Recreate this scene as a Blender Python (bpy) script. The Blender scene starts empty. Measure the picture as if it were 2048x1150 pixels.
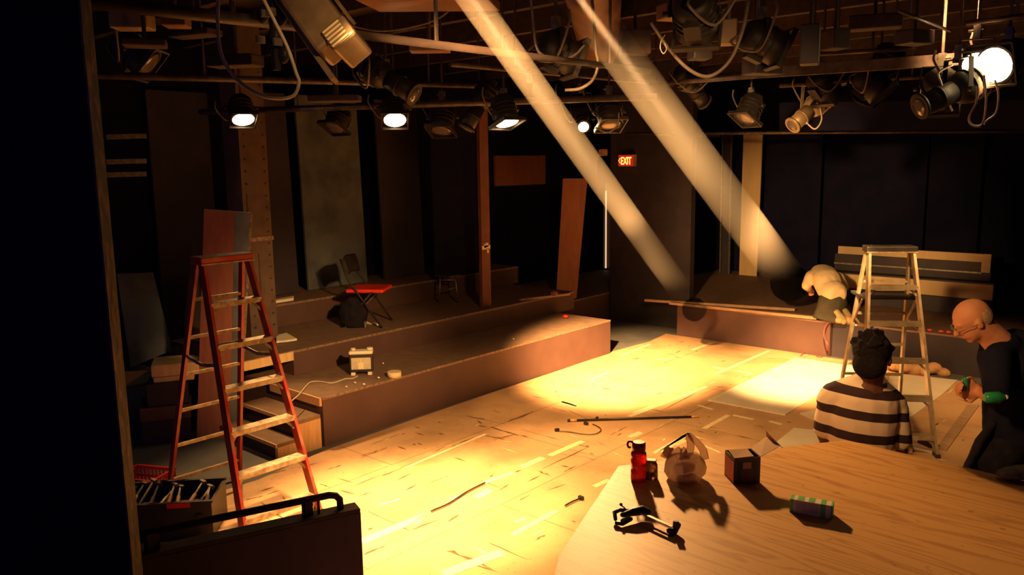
import bpy, bmesh, math, random
from mathutils import Vector as V, Matrix, Quaternion
random.seed(7)
S = bpy.context.scene
COL = S.collection
# ---------------------------------------------------------------- camera
F, CX, CY, H = 1600.0, 1024.0, 575.0, 2.45
dn = V((150, -10335, -F)).normalized(); zc = -dn
fw = V((0, 0, -1)); yw = (fw - zc * fw.dot(zc)).normalized(); xw = yw.cross(zc)
ang = math.radians(48.5)
uu = V((math.cos(ang), math.sin(ang), 0)); vv = V((math.sin(ang), -math.cos(ang), 0))
MR = Matrix((vv, uu, (0, 0, 1)))                       # camera-forward frame -> room frame
ROT = MR @ Matrix((xw, yw, zc))                        # camera -> room
CAMP = V((0, 0, H))
cam = bpy.data.cameras.new('camera'); co = bpy.data.objects.new('camera', cam); COL.objects.link(co)
cam.sensor_width = 36; cam.lens = F / 2048 * 36; cam.clip_start = .05; cam.clip_end = 60
co.matrix_world = Matrix.Translation(CAMP) @ ROT.to_4x4()
S.camera = co
def ray(x, y): return ROT @ V((x - CX, -(y - CY), -F))
def PZ(x, y, z=0.): d = ray(x, y); return CAMP + d * ((z - H) / d.z)
def PX(x, y, X): d = ray(x, y); return CAMP + d * (X / d.x)
def PY(x, y, Y): d = ray(x, y); return CAMP + d * (Y / d.y)
FWD = MR @ V((0, 1, 0)); RGT = MR @ V((1, 0, 0)); UP = V((0, 0, 1))
def PD(x, y, D): d = ray(x, y); return CAMP + d * (D / d.dot(FWD))
# ---------------------------------------------------------------- view, world
S.view_settings.view_transform = 'Standard'; S.view_settings.look = 'None'
S.view_settings.gamma = 1; S.view_settings.exposure = 0; S.view_settings.use_curve_mapping = False
S.cycles.max_bounces = 8; S.cycles.diffuse_bounces = 4; S.cycles.volume_bounces = 0
S.cycles.sample_clamp_indirect = 4; S.cycles.caustics_reflective = False; S.cycles.caustics_refractive = False
W = bpy.data.worlds.new('world'); S.world = W; W.use_nodes = True
W.node_tree.nodes['Background'].inputs[0].default_value = (.085, .06, .19, 1)
W.node_tree.nodes['Background'].inputs[1].default_value = .8
# ---------------------------------------------------------------- lights
WARM = (1, .51, .17)
def spot(name, loc, aim, watt, deg, blend=.6, rad=.08, col=WARM):
    l = bpy.data.lights.new(name, 'SPOT'); l.energy = watt; l.spot_size = math.radians(deg)
    l.spot_blend = blend; l.shadow_soft_size = rad; l.color = col
    o = bpy.data.objects.new(name, l); COL.objects.link(o)
    o.location = loc; o.rotation_euler = (V(aim) - V(loc)).to_track_quat('-Z', 'Y').to_euler()
    return o
# name: (lens position, aim point); the light sits just in front of the lens
LAMPS = {
 'one':   (PD(487, 240, 7.45), V((-5.1, 3.4, 0))),
 'two':   (PD(790, 241, 7.2), V((-4.0, 3.5, 0))),
 'three': (PD(1015, 247, 6.9), V((-3.6, 5.0, 0))),
 'four':  (PD(1167, 254, 7.2), V((-1.5, 2.9, 1.0))),
 'five':  (PD(1988, 131, 4.8), V((-2.6, 7.8, 0))),
}
def lampspot(k, watt, deg, blend, off=.06, **kw):
    p, a = LAMPS[k]; d = (a - p).normalized()
    return spot('lamp_beam', p + d * off, a, watt, deg, blend, **kw)
lampspot('one', 350, 60, .9)
lampspot('two', 500, 60, 1.0)
lampspot('three', 450, 60, .9)
lampspot('four', 1350, 48, .8)
lampspot('five', 1000, 80, 1.0)
# unseen spots above the frame: pools, washes and some added fill
def OF(x, d, z): return RGT * x + FWD * d + UP * z
spot('pool_light', OF(-1.0, 4.7, 3.62), (-4.05, 3.45, 0), 4200, 44, 1.0, .1)
spot('pool_light', OF(-.3, 4.9, 3.62), (-5.1, 7.65, 0), 24000, 27, 1.0, .1)
spot('pool_light', OF(2.7, 4.9, 3.62), (-1.9, 8.7, 0), 1600, 42, 1.0, .1)  # added unseen spot, brightens the floor right of the men
spot('pool_light', OF(-.2, 5.3, 3.7), (-4.0, 5.9, 0), 700, 60, 1.0, .1)  # added overhead fill for the floor between the pools
spot('pool_light', OF(1.8, 4.9, 3.62), (-3.5, 8.9, 0), 14000, 23, 1.0, .1)
spot('wash_light', OF(1.2, 2.2, 3.0), (-5.6, 7.4, .2), 380, 62, 1.0, .15)
spot('wash_light', OF(1.2, 2.3, 3.0), (-6.4, 4.6, .7), 1700, 27, 1.0, .12)
spot('wash_light', OF(-.7, 2.2, 3.02), (-4.5, 11.8, 1.2), 4600, 27, 1.0, .12)
spot('grid_fill', OF(-.1, 3.1, 3.25), OF(-.8, 5.6, 3.95), 22, 80, 1.0, .1)  # added upward spill that warms the ceiling pieces
spot('wash_light', OF(-.1, 2.4, 3.05), PD(1900, 725, 4.5), 420, 30, 1.0, .12)
spot('grid_fill', PD(720, -70, 2.5), PD(640, 60, 3.1), 9, 60, 1.0, .05)  # added small unseen spot to brighten the tan floodlight
BEAMS = [(PD(866, -110, 2.8), PD(1400, 635, 10.4)), (PD(1080, -110, 2.8), PD(1590, 580, 11.0))]
spot('added_shaft_spot', BEAMS[0][0], BEAMS[0][1], 5200, 1.5, .7, .012, (1, .60, .30))  # added narrow spots drawing the two diagonal streaks as beams
spot('added_shaft_spot', BEAMS[1][0], BEAMS[1][1], 5200, 2.5, 1.0, .012, (1, .55, .22))
# ---------------------------------------------------------------- materials
MT = {}
def mat(name, c, rough=.75, c2=None, scale=6., amt=1., bump=.0, metal=0., stretch=(1, 1, 1), emis=None, es=0, trans=0, alpha=1, spec=.5, lo=.35, hi=.65):
    if name in MT: return MT[name]
    m = bpy.data.materials.new(name); m.use_nodes = True; n = m.node_tree.nodes; L = m.node_tree.links
    b = n['Principled BSDF']; b.inputs['Roughness'].default_value = rough; b.inputs['Metallic'].default_value = metal
    b.inputs['Specular IOR Level'].default_value = spec
    b.inputs['Base Color'].default_value = (*c, 1)
    if trans: b.inputs['Transmission Weight'].default_value = trans
    if alpha < 1: b.inputs['Alpha'].default_value = alpha
    tc = n.new('ShaderNodeTexCoord'); mp = n.new('ShaderNodeMapping'); mp.inputs['Scale'].default_value = stretch
    L.new(tc.outputs['Object'], mp.inputs[0])
    nz = n.new('ShaderNodeTexNoise'); nz.inputs['Scale'].default_value = scale; nz.inputs['Detail'].default_value = 6
    L.new(mp.outputs[0], nz.inputs['Vector'])
    if c2 is not None:
        r = n.new('ShaderNodeValToRGB'); r.color_ramp.elements[0].position = lo; r.color_ramp.elements[1].position = hi
        r.color_ramp.elements[0].color = (*c, 1); r.color_ramp.elements[1].color = (*c2, 1)
        L.new(nz.outputs['Fac'], r.inputs[0]); L.new(r.outputs[0], b.inputs['Base Color'])
    if bump:
        bp = n.new('ShaderNodeBump'); bp.inputs['Strength'].default_value = bump; bp.inputs['Distance'].default_value = .02
        L.new(nz.outputs['Fac'], bp.inputs['Height']); L.new(bp.outputs[0], b.inputs['Normal'])
    if emis: b.inputs['Emission Color'].default_value = (*emis, 1); b.inputs['Emission Strength'].default_value = es
    MT[name] = m; return m
M = dict(
 black=mat('black_paint', (.020, .016, .022), .6, (.034, .026, .032), 5, bump=.1),
 navy=mat('navy_drape', (.006, .008, .026), .85, (.011, .010, .028), 3, spec=.05),
 flat=mat('flat_paint', (.024, .018, .026), .75, (.040, .030, .040), 2.2, bump=.1),
 flat2=mat('flat_grey', (.13, .155, .165), .8, (.05, .055, .07), 2.5, bump=.1, lo=.4, hi=.7),
 purple=mat('riser_paint', (.080, .040, .036), .7, (.10, .052, .044), 3, bump=.05),
 deck=mat('deck_paint', (.17, .105, .072), .7, (.22, .14, .095), 9, bump=.1),
 edge=mat('worn_edge', (.30, .20, .13), .7, (.12, .08, .06), 30, bump=.2),
 rawply=mat('raw_plywood', (.62, .40, .20), .6, (.50, .30, .14), 4, stretch=(1, 8, 1), bump=.05),
 rawyel=mat('raw_pine', (.75, .56, .28), .6, (.62, .42, .2), 4, stretch=(1, 8, 1), bump=.05),
 concrete=mat('grey_floor', (.085, .090, .100), .7, (.13, .13, .13), 3, bump=.1),
 brownply=mat('brown_board', (.30, .11, .06), .65, (.24, .085, .05), 5, stretch=(4, 4, .6), bump=.05),
 cream=mat('cream_board', (.55, .40, .20), .7, (.62, .46, .24), 3, stretch=(4, 4, .5)),
 white=mat('white_sheet', (.82, .76, .62), .6, (.74, .66, .5), 3),
 paper=mat('paper', (.85, .80, .66), .8, (.78, .7, .55), 12, bump=.1),
 lumber=mat('lumber', (.42, .28, .17), .7, (.32, .2, .12), 8, stretch=(1, 6, 6)),
 steel=mat('dull_steel', (.28, .25, .22), .45, (.16, .14, .12), 20, metal=.7),
 pipe=mat('grid_pipe', (.11, .085, .075), .5, (.05, .035, .035), 12, metal=.3, bump=.1),
 gear=mat('lamp_housing', (.014, .012, .013), .5, (.028, .022, .02), 14, bump=.05, spec=.3),
 geartan=mat('tan_housing', (.36, .27, .17), .45, (.24, .17, .10), 10, metal=.3, bump=.1),
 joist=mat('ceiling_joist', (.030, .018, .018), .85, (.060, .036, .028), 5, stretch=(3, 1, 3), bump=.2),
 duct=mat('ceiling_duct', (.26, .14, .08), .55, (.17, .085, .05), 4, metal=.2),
 cable=mat('rubber_cable', (.09, .07, .055), .5, (.13, .1, .08), 20),
 palecable=mat('pale_cable', (.62, .55, .42), .6, (.5, .43, .32), 20),
 redfib=mat('red_fibreglass', (.36, .028, .018), .45, (.34, .13, .08), 9, bump=.05, lo=.42, hi=.75),
 splat=mat('paint_splashed_alu', (.46, .38, .27), .5, (.22, .17, .12), 22, metal=.3, bump=.2),
 alu=mat('aluminium', (.62, .52, .36), .42, (.42, .34, .23), 14, metal=.55, bump=.1),
 redpl=mat('red_plastic', (.62, .02, .02), .4, (.5, .015, .015), 8),
 redseat=mat('red_vinyl', (.78, .035, .02), .5, (.66, .03, .02), 6),
 blackpl=mat('black_plastic', (.022, .018, .018), .4, (.035, .03, .03), 10),
 cloth=mat('black_cloth', (.010, .009, .014), .95, (.016, .014, .02), 14, bump=.3, spec=.1),
 skin=mat('skin', (.66, .30, .15), .6, (.58, .24, .12), 14, bump=.05),
 skind=mat('dark_skin', (.12, .05, .03), .55, (.09, .036, .02), 14),
 hairb=mat('black_hair', (.005, .004, .005), .8, (.010, .007, .008), 60, bump=.6, spec=.08),
 hairg=mat('grey_hair', (.42, .28, .18), .8, (.30, .18, .11), 60, bump=.5),
 shirtw=mat('white_shirt', (.74, .60, .38), .8, (.66, .52, .32), 7, bump=.2),
 teeb=mat('navy_tee', (.007, .009, .022), .95, (.012, .012, .028), 9, bump=.3, spec=.1),
 trou=mat('olive_trousers', (.055, .052, .035), .9, (.04, .036, .025), 9, bump=.3),
 sole=mat('shoe_sole', (.30, .26, .13), .8, (.22, .18, .09), 18),
 green=mat('green_gloss', (.03, .30, .10), .25, (.02, .18, .06), 25),
 greenlab=mat('green_print', (.10, .42, .06), .5, (.08, .34, .05), 12),
 boxw=mat('pale_card', (.60, .56, .42), .7, (.5, .47, .36), 30),
 boxd=mat('dark_card', (.10, .045, .040), .5, (.06, .03, .035), 7),
 card=mat('brown_card', (.52, .30, .15), .8, (.44, .25, .12), 6),
 pink=mat('pink_cord', (.65, .08, .09), .5, (.55, .06, .08), 12),
 glow=mat('lit_lens', (1, .8, .5), .3, emis=(1, .68, .30), es=28),
 glowdim=mat('dim_lens', (1, .8, .5), .3, emis=(1, .55, .2), es=9),
 lens=mat('dark_lens', (.10, .08, .07), .1),
 gold=mat('gold_tape', (.75, .5, .12), .4, (.65, .4, .1), 12),
 mark=mat('scuff_mark', (.10, .055, .03), .8, (.2, .11, .05), 20),
 tapel=mat('pale_tape', (.92, .80, .50), .6, (.85, .68, .38), 20),
)
# ---------------------------------------------------------------- mesh helpers
def nb(): return bmesh.new()
def quad_box(bm, c8):
    vs = [bm.verts.new(c) for c in c8]
    for f in ((0, 3, 2, 1), (4, 5, 6, 7), (0, 1, 5, 4), (1, 2, 6, 5), (2, 3, 7, 6), (3, 0, 4, 7)): bm.faces.new([vs[i] for i in f])
def box(bm, x0, x1, y0, y1, z0, z1, mx=None):
    c = [V(p) for p in ((x0, y0, z0), (x1, y0, z0), (x1, y1, z0), (x0, y1, z0), (x0, y0, z1), (x1, y0, z1), (x1, y1, z1), (x0, y1, z1))]
    if mx: c = [mx @ p for p in c]
    quad_box(bm, c)
def beam(bm, p0, p1, w, d, ref=UP):
    """box bar from p0 to p1; w across (perpendicular to ref), d along ref"""
    p0, p1 = V(p0), V(p1); t = (p1 - p0).normalized(); r = V(ref)
    if abs(t.dot(r)) > .98: r = V((1, 0, 0))
    s = t.cross(r).normalized() * w / 2; q = t.cross(s).normalized() * -d / 2
    quad_box(bm, [p0 - s - q, p0 + s - q, p0 + s + q, p0 - s + q, p1 - s - q, p1 + s - q, p1 + s + q, p1 - s + q])
def loft(bm, pts, radii, side=None, seg=12, caps=True):
    """elliptical tube; radii = r or (r_side, r_other)"""
    pts = [V(p) for p in pts]; n = len(pts); rs = []
    rad = [(r, r) if not isinstance(r, tuple) else r for r in radii]
    if caps:
        t0 = (pts[1] - pts[0]).normalized(); t1 = (pts[-1] - pts[-2]).normalized()
        a, b = [], []
        for k in (.0, .45, .8):
            c = math.sqrt(max(0, 1 - k * k))
            b.append((pts[-1] + t1 * k * min(rad[-1]), (rad[-1][0] * c, rad[-1][1] * c)))
            a.append((pts[0] - t0 * k * min(rad[0]), (rad[0][0] * c, rad[0][1] * c)))
        full = a[::-1] + list(zip(pts[1:-1], rad[1:-1])) + b
    else: full = list(zip(pts, rad))
    pp = [f[0] for f in full]; prev = None
    sd = V(side) if side is not None else None
    for i, (p, (ra, rb)) in enumerate(full):
        t = (pp[min(i + 1, len(pp) - 1)] - pp[max(i - 1, 0)]).normalized()
        if sd is not None: s = (sd - t * sd.dot(t))
        elif prev is not None: s = prev - t * prev.dot(t)
        else:
            s = t.cross(UP)
            if s.length < .1: s = t.cross(V((1, 0, 0)))
        s.normalize(); prev = s; q = t.cross(s)
        rs.append([bm.verts.new(p + s * ra * math.cos(2 * math.pi * k / seg) + q * rb * math.sin(2 * math.pi * k / seg)) for k in range(seg)])
    for i in range(len(rs) - 1):
        for k in range(seg):
            f = bm.faces.new((rs[i][k], rs[i][(k + 1) % seg], rs[i + 1][(k + 1) % seg], rs[i + 1][k])); f.smooth = True
    bm.faces.new(rs[0][::-1]); bm.faces.new(rs[-1])
def cyl(bm, p0, p1, r0, r1=None, seg=20): loft(bm, [p0, p1], [r0, r0 if r1 is None else r1], seg=seg, caps=False)
def tube(bm, pts, r, seg=8): loft(bm, pts, [r] * len(pts), seg=seg, caps=False)
def ball(bm, c, r, sq=(1, 1, 1), mx=None, u=16, v=10):
    m = Matrix.Translation(V(c)) @ (mx.to_4x4() if mx else Matrix.Identity(4)) @ Matrix.Diagonal((r * sq[0], r * sq[1], r * sq[2], 1))
    g = bmesh.ops.create_uvsphere(bm, u_segments=u, v_segments=v, radius=1, matrix=m)
    for vt in g['verts']:
        for f in vt.link_faces: f.smooth = True
def curve(pts, n=8):
    """Catmull-Rom through points"""
    pts = [V(p) for p in pts]; P = [pts[0] * 2 - pts[1]] + pts + [pts[-1] * 2 - pts[-2]]; out = []
    for i in range(1, len(P) - 2):
        a, b, c, d = P[i - 1:i + 3]
        for k in range(n):
            t = k / n
            out.append(.5 * ((2 * b) + (c - a) * t + (2 * a - 5 * b + 4 * c - d) * t * t + (3 * b - 3 * c + d - a) * t ** 3))
    out.append(pts[-1]); return out
def prism(bm, pts, up):
    """solid from polygon pts extruded by vector up"""
    lo = [bm.verts.new(V(p)) for p in pts]; hi = [bm.verts.new(V(p) + V(up)) for p in pts]; n = len(pts)
    bm.faces.new(lo[::-1]); bm.faces.new(hi)
    for i in range(n): bm.faces.new((lo[i], lo[(i + 1) % n], hi[(i + 1) % n], hi[i]))
def root_mat(p):
    m = Matrix.Identity(4)
    while p is not None:
        m = (Matrix.Translation(p.location) @ p.rotation_euler.to_matrix().to_4x4()) @ m; p = p.parent
    return m
def obj(name, bm, m, parent=None, bevel=0, world=True, label=None, mods=None):
    bmesh.ops.recalc_face_normals(bm, faces=bm.faces[:])
    if parent is not None and world: bm.transform(root_mat(parent).inverted())
    loc = None
    if parent is None:
        xs = [v.co for v in bm.verts]; lo = [min(c[i] for c in xs) for i in range(3)]; hi = [max(c[i] for c in xs) for i in range(3)]
        loc = V(((lo[0] + hi[0]) / 2, (lo[1] + hi[1]) / 2, lo[2])); bm.transform(Matrix.Translation(-loc))
    me = bpy.data.meshes.new(name); bm.to_mesh(me); bm.free()
    for k in (m if isinstance(m, (list, tuple)) else [m]): me.materials.append(k)
    o = bpy.data.objects.new(name, me); COL.objects.link(o)
    if loc is not None: o.location = loc
    if parent is not None: o.parent = parent
    if mods == 'body':
        r = o.modifiers.new('r', 'REMESH'); r.mode = 'VOXEL'; r.voxel_size = .008; r.use_smooth_shade = True
        s = o.modifiers.new('s', 'SMOOTH'); s.iterations = 5; s.factor = .5
    elif mods == 'cloth':
        r = o.modifiers.new('r', 'REMESH'); r.mode = 'VOXEL'; r.voxel_size = .011; r.use_smooth_shade = True
        s = o.modifiers.new('s', 'SMOOTH'); s.iterations = 6; s.factor = .5
        t = bpy.data.textures.get('folds') or bpy.data.textures.new('folds', 'CLOUDS'); t.noise_scale = .09
        d = o.modifiers.new('d', 'DISPLACE'); d.texture = t; d.strength = .011; d.mid_level = .5
    if bevel:
        b = o.modifiers.new('b', 'BEVEL'); b.width = bevel; b.segments = 2; b.limit_method = 'ANGLE'
    if label: o['label'] = label
    return o
def thing(name, label, cat, loc=(0, 0, 0), rotz=0, group=None):
    o = bpy.data.objects.new(name, None); COL.objects.link(o); o.location = loc; o.rotation_euler = (0, 0, rotz)
    o['label'] = label; o['category'] = cat
    if group: o['group'] = group
    o.empty_display_size = .1
    return o
def tag(o, label, cat, group=None, kind=None):
    o['label'] = label; o['category'] = cat
    if group: o['group'] = group
    if kind: o['kind'] = kind
    return o
def struct(name, bm, m, parent=None, bevel=0):
    o = obj(name, bm, m, parent, bevel)
    if parent is None: o['kind'] = 'structure'
    return o
def bx(*a, **k): b = nb(); box(b, *a, **k); return b
# ================================================================ THE ROOM
struct('floor', bx(-10, 4, -3, 14, -.1, 0), M['concrete'])
struct('ceiling', bx(-10, 4, -3, 14, 4.0, 4.1), M['joist'])
struct('wall_left', bx(-9.0, -8.9, -3, 14, 0, 4.0), M['navy'])
struct('wall_back', bx(-8.9, 4, 13.7, 13.8, 0, 4.0), M['navy'])
struct('wall_right', bx(3.2, 3.3, -3, 13.7, 0, 4.0), M['navy'])
struct('wall_passage', bx(-7.06, -5.67, 10.3, 10.42, 0, 4.0), M['black'])
struct('wall_rear', bx(-8.9, -7.0, 12.6, 12.7, 0, 4.0), M['black'])
# black wall edge right beside the camera
e0, e1 = PD(155, 0, 2.3), PD(262, 1150, 2.3)
ex = (e0 + e1) / 2
b = nb()
L0 = V((ex.x, ex.y, 0))
prism(b, [L0, L0 - RGT * 2.2, L0 - RGT * 2.2 + FWD * .06, L0 + FWD * .06], (0, 0, 4.0))
struct('wall_near', b, M['navy'])
b = nb(); q0 = L0 + RGT * .001 + FWD * .0; prism(b, [q0, q0 + FWD * .06, q0 + FWD * .06 + RGT * .006, q0 + RGT * .006], (0, 0, 4.0))
struct('trim_1', b, mat('chipped_corner', (.020, .014, .02), .6, (.12, .05, .03), 38, stretch=(1, 1, .35), bump=.3, lo=.5, hi=.62))
# ceiling joists (part of the ceiling)
ceil = bpy.data.objects['ceiling']
for i in range(15):
    y = -1.5 + i * 1.0; b = nb(); box(b, -8.9, 3.2, y, y + .09, 3.78, 4.0)
    obj('joist', b, M['joist'], ceil)
# ---------------------------------------------------------------- covering on the acting floor
cov = nb()
ed = [(-5.62, 1.9), (-5.55, 2.6), (-5.52, 3.18), (-5.66, 3.9), (-5.70, 5.0), (-5.73, 6.2), (-5.74, 7.4), (-5.78, 8.6), (-5.72, 9.3), (-5.80, 9.88), (-3.2, 9.88), (-3.2, 9.7), (1.5, 9.7), (1.5, 1.9)]
prism(cov, [(x, y, .001) for x, y in ed], (0, 0, .005))
def strip(bm, x0, y0, x1, y1, wd=.03, mi=1, z=.0075, jag=0):
    p, q = PZ(x0, y0, z), PZ(x1, y1, z); t = (q - p).normalized(); s = V((-t.y, t.x, 0)) * wd / 2
    n = 1 if not jag else 6; pr = None
    for i in range(n + 1):
        k = i / n; w = 1 if not jag else (.25 + random.random() * .9) * (1 if 0 < i < n else .3)
        c = p.lerp(q, k) + s * (random.uniform(-.6, .6) if jag else 0)
        a, d = bm.verts.new(c - s * w), bm.verts.new(c + s * w)
        if pr: f = bm.faces.new((pr[0], a, d, pr[1])); f.material_index = mi
        pr = (a, d)
LT = [(811,935,971,868,.03),(1042,935,1086,915,.07),(1099,911,1166,882,.06),(966,966,1028,944,.05),(829,1048,851,1030,.05),(900,1000,922,990,.04),(953,995,980,979,.07),
 (1024,1070,1113,1021,.05),(886,1148,1006,1104,.09),(722,1084,851,1030,.08),(1121,802,1152,813,.05),(1188,973,1219,959,.05),(1263,871,1281,864,.05),(1308,906,1379,866,.04),
 (1268,826,1357,795,.05),(1258,833,1413,773,.05),(1425,734,1446,737,.07),(1475,741,1504,747,.07),(1431,748,1539,701,.05),(1384,700,1425,685,.05),(1408,857,1457,830,.05),
 (1466,830,1507,839,.05),(1396,810,1425,819,.04),(1539,842,1563,849,.05),(1258,874,1282,866,.05),(1123,803,1156,813,.04),(1323,904,1378,866,.05),(1310,720,1350,716,.04),
 (760,1010,800,998,.03),(1030,1045,1052,1036,.04),(1240,712,1300,688,.04),(1180,760,1215,745,.03),(1400,888,1440,905,.03),(1350,890,1372,880,.05)]
DK = [(931,831,1010,848,.03),(1015,844,1068,822,.04),(980,853,1037,871,.04),(1086,937,1179,893,.02),(1144,886,1179,895,.02),(762,953,806,935,.025),(900,895,948,875,.025),
 (722,915,775,895,.025),(824,1059,877,1039,.02),(735,1021,820,1061,.02),(895,1101,948,1119,.04),(948,1119,985,1140,.015),(727,1110,771,1090,.025),(975,1084,1055,1119,.012),
 (1000,980,1019,968,.02),(1077,942,1099,951,.03),(1070,1080,1090,1070,.02),(1219,871,1255,853,.02),(1104,815,1135,824,.02),(1321,822,1392,786,.02),(535,950,573,939,.02),
 (652,940,684,930,.02),(491,1000,526,991,.02),(640,968,661,975,.02),(722,912,757,900,.02),(970,872,1010,878,.05),(985,880,1030,868,.03),(865,905,890,893,.015),(1120,908,1180,915,.012),
 (1040,858,1120,880,.012),(1190,880,1225,900,.012),(800,935,860,915,.01),(740,890,800,868,.012),(1240,880,1270,885,.01),(1265,718,1278,716,.06),(1206,778,1220,776,.07),
 (1135,820,1180,840,.012),(1040,1000,1060,990,.02),(860,965,900,950,.012),(700,975,760,950,.012),(1400,790,1450,770,.012),(590,1000,640,985,.015),(1255,905,1300,912,.01),(960,960,1000,975,.015)]
for a in LT: strip(cov, *a[:4], wd=a[4], mi=1, z=.0078)
for a in DK: strip(cov, *a[:4], wd=a[4] * .8, mi=2, z=.0070, jag=1)
for i in range(260):
    x, y = random.uniform(-5.5, -1), random.uniform(2.2, 9.6); a = random.choice((0, 90)) + random.gauss(0, 9); L = random.uniform(.03, .22); w = random.uniform(.004, .014)
    t = V((math.cos(math.radians(a)), math.sin(math.radians(a)), 0)); s = V((-t.y, t.x, 0)) * w; c = V((x, y, .0068))
    f = cov.faces.new([cov.verts.new(p) for p in (c - t * L / 2, c + s, c + t * L / 2, c - s)]); f.material_index = 2 if random.random() < .7 else 1
def floor_mat():
    m = bpy.data.materials.new('hardboard_floor'); m.use_nodes = True; n = m.node_tree.nodes; L = m.node_tree.links; b = n['Principled BSDF']
    tc = n.new('ShaderNodeTexCoord'); mp = n.new('ShaderNodeMapping'); L.new(tc.outputs['Object'], mp.inputs[0]); mp.inputs['Location'].default_value = (.6, .35, 0)
    mp.inputs['Rotation'].default_value = (0, 0, math.pi / 2)
    br = n.new('ShaderNodeTexBrick'); br.inputs['Scale'].default_value = 1; br.inputs['Brick Width'].default_value = 2.44; br.inputs['Row Height'].default_value = 1.22
    br.inputs['Mortar Size'].default_value = .006; br.inputs['Mortar Smooth'].default_value = .1
    br.inputs['Color1'].default_value = (.56, .36, .19, 1); br.inputs['Color2'].default_value = (.62, .39, .21, 1); br.inputs['Mortar'].default_value = (.36, .21, .1, 1)
    L.new(mp.outputs[0], br.inputs[0])
    nz = n.new('ShaderNodeTexNoise'); nz.inputs['Scale'].default_value = 2.2; nz.inputs['Detail'].default_value = 8; L.new(tc.outputs['Object'], nz.inputs[0])
    mx = n.new('ShaderNodeMix'); mx.data_type = 'RGBA'; mx.blend_type = 'MULTIPLY'
    rp = n.new('ShaderNodeValToRGB'); rp.color_ramp.elements[0].position = .3; rp.color_ramp.elements[0].color = (.62, .6, .6, 1); rp.color_ramp.elements[1].position = .55
    L.new(nz.outputs['Fac'], rp.inputs[0]); mx.inputs[0].default_value = .8
    L.new(br.outputs['Color'], mx.inputs[6]); L.new(rp.outputs[0], mx.inputs[7])
    n2 = n.new('ShaderNodeTexNoise'); n2.inputs['Scale'].default_value = 38; n2.inputs['Detail'].default_value = 4; L.new(tc.outputs['Object'], n2.inputs[0])
    r2 = n.new('ShaderNodeValToRGB'); r2.color_ramp.elements[0].position = .27; r2.color_ramp.elements[0].color = (.45, .4, .35, 1); r2.color_ramp.elements[1].position = .36
    L.new(n2.outputs['Fac'], r2.inputs[0]); m2 = n.new('ShaderNodeMix'); m2.data_type = 'RGBA'; m2.blend_type = 'MULTIPLY'; m2.inputs[0].default_value = .7
    L.new(mx.outputs[2], m2.inputs[6]); L.new(r2.outputs[0], m2.inputs[7]); L.new(m2.outputs[2], b.inputs['Base Color'])
    b.inputs['Roughness'].default_value = .62; return m
tag(obj('floor_covering', cov, [floor_mat(), M['tapel'], M['mark']]), 'tan hardboard covering on the acting floor, scuffed and marked with strips of tape', 'floor covering')
# ---------------------------------------------------------------- risers on the left
def platform(name, label, x0, x1, y0, y1, z1, z0=0, deck='deck', face='purple', edge=True, end=None):
    t = thing(name, label, 'platform', ((x0 + x1) / 2, (y0 + y1) / 2, z0))
    obj('body', bx(x0, x1, y0, y1, z0, z1 - .022), M[face], t)
    obj('deck', bx(x0, x1, y0, y1, z1 - .022, z1), M[deck], t)
    if edge: obj('worn_edge', bx(x1, x1 + .004, y0, y1, z1 - .016, z1 + .002), M['edge'], t)
    return t
t = platform('seating_riser', 'long dark lower riser along the left side of the acting floor', -8.8, -5.75, 3.97, 8.4, .445)
obj('end_board', bx(-6.55, -5.76, 3.945, 3.968, .37, .443), M['rawply'], t, label='raw plywood end board')
t = platform('seating_riser', 'dark middle riser holding the folding chair, set back on the lower riser', -8.8, -6.6, 4.25, 8.75, .69, .446)
obj('end_board', bx(-7.0, -6.59, 3.72, 4.248, .60, .688), M['rawyel'], t, label='bright raw pine overhanging end')
obj('end_deck', bx(-8.0, -6.585, 3.72, 4.248, .689, .698), M['deck'], t)
platform('seating_riser', 'narrow dark top riser against the left wall flats', -8.8, -7.75, 4.6, 8.9, .94, .691)
platform('passage_platform', 'low platform in the passage beside the exit wall', -8.8, -7.12, 8.95, 12.5, .42)
for k, (z, y0, lab) in enumerate(((.30, 3.70, 'upper of the two raw wood steps at the end of the lower riser'), (.15, 3.50, 'lower raw wood step at the end of the lower riser'))):
    t = thing('step_unit', lab, 'step', (-6.2, y0 + .1, 0))
    x0 = -6.62
    obj('tread', bx(x0, -5.752, y0, 3.94 if k == 0 else 3.69, z - .03, z), M['deck'], t)
    obj('front_panel', bx(-5.79, -5.75, y0 + .002, 3.94 if k == 0 else 3.69, 0, z - .031), M['rawply'], t)
    obj('riser_board', bx(x0, -5.792, y0 + .02, y0 + .05, .0, z - .031), M['black'], t)
    obj('nosing', bx(x0, -5.752, y0 - .014, y0 - .001, z - .03, z), M['rawply'], t)
# back stage
t = platform('stage_platform', 'wide low dark stage platform at the back with the kneeling man', -5.65, -3.50, 9.92, 13.6, .45, edge=False)
platform('stage_platform', 'low dark stage platform at the back right, behind the aluminium ladder', -3.49, 3.1, 9.98, 13.6, .45, edge=False, face='flat')
t = platform('stage_platform', 'dark rear-left part of the back stage below the tall cream panel', -6.9, -5.66, 10.43, 13.6, .45, edge=False)
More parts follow.
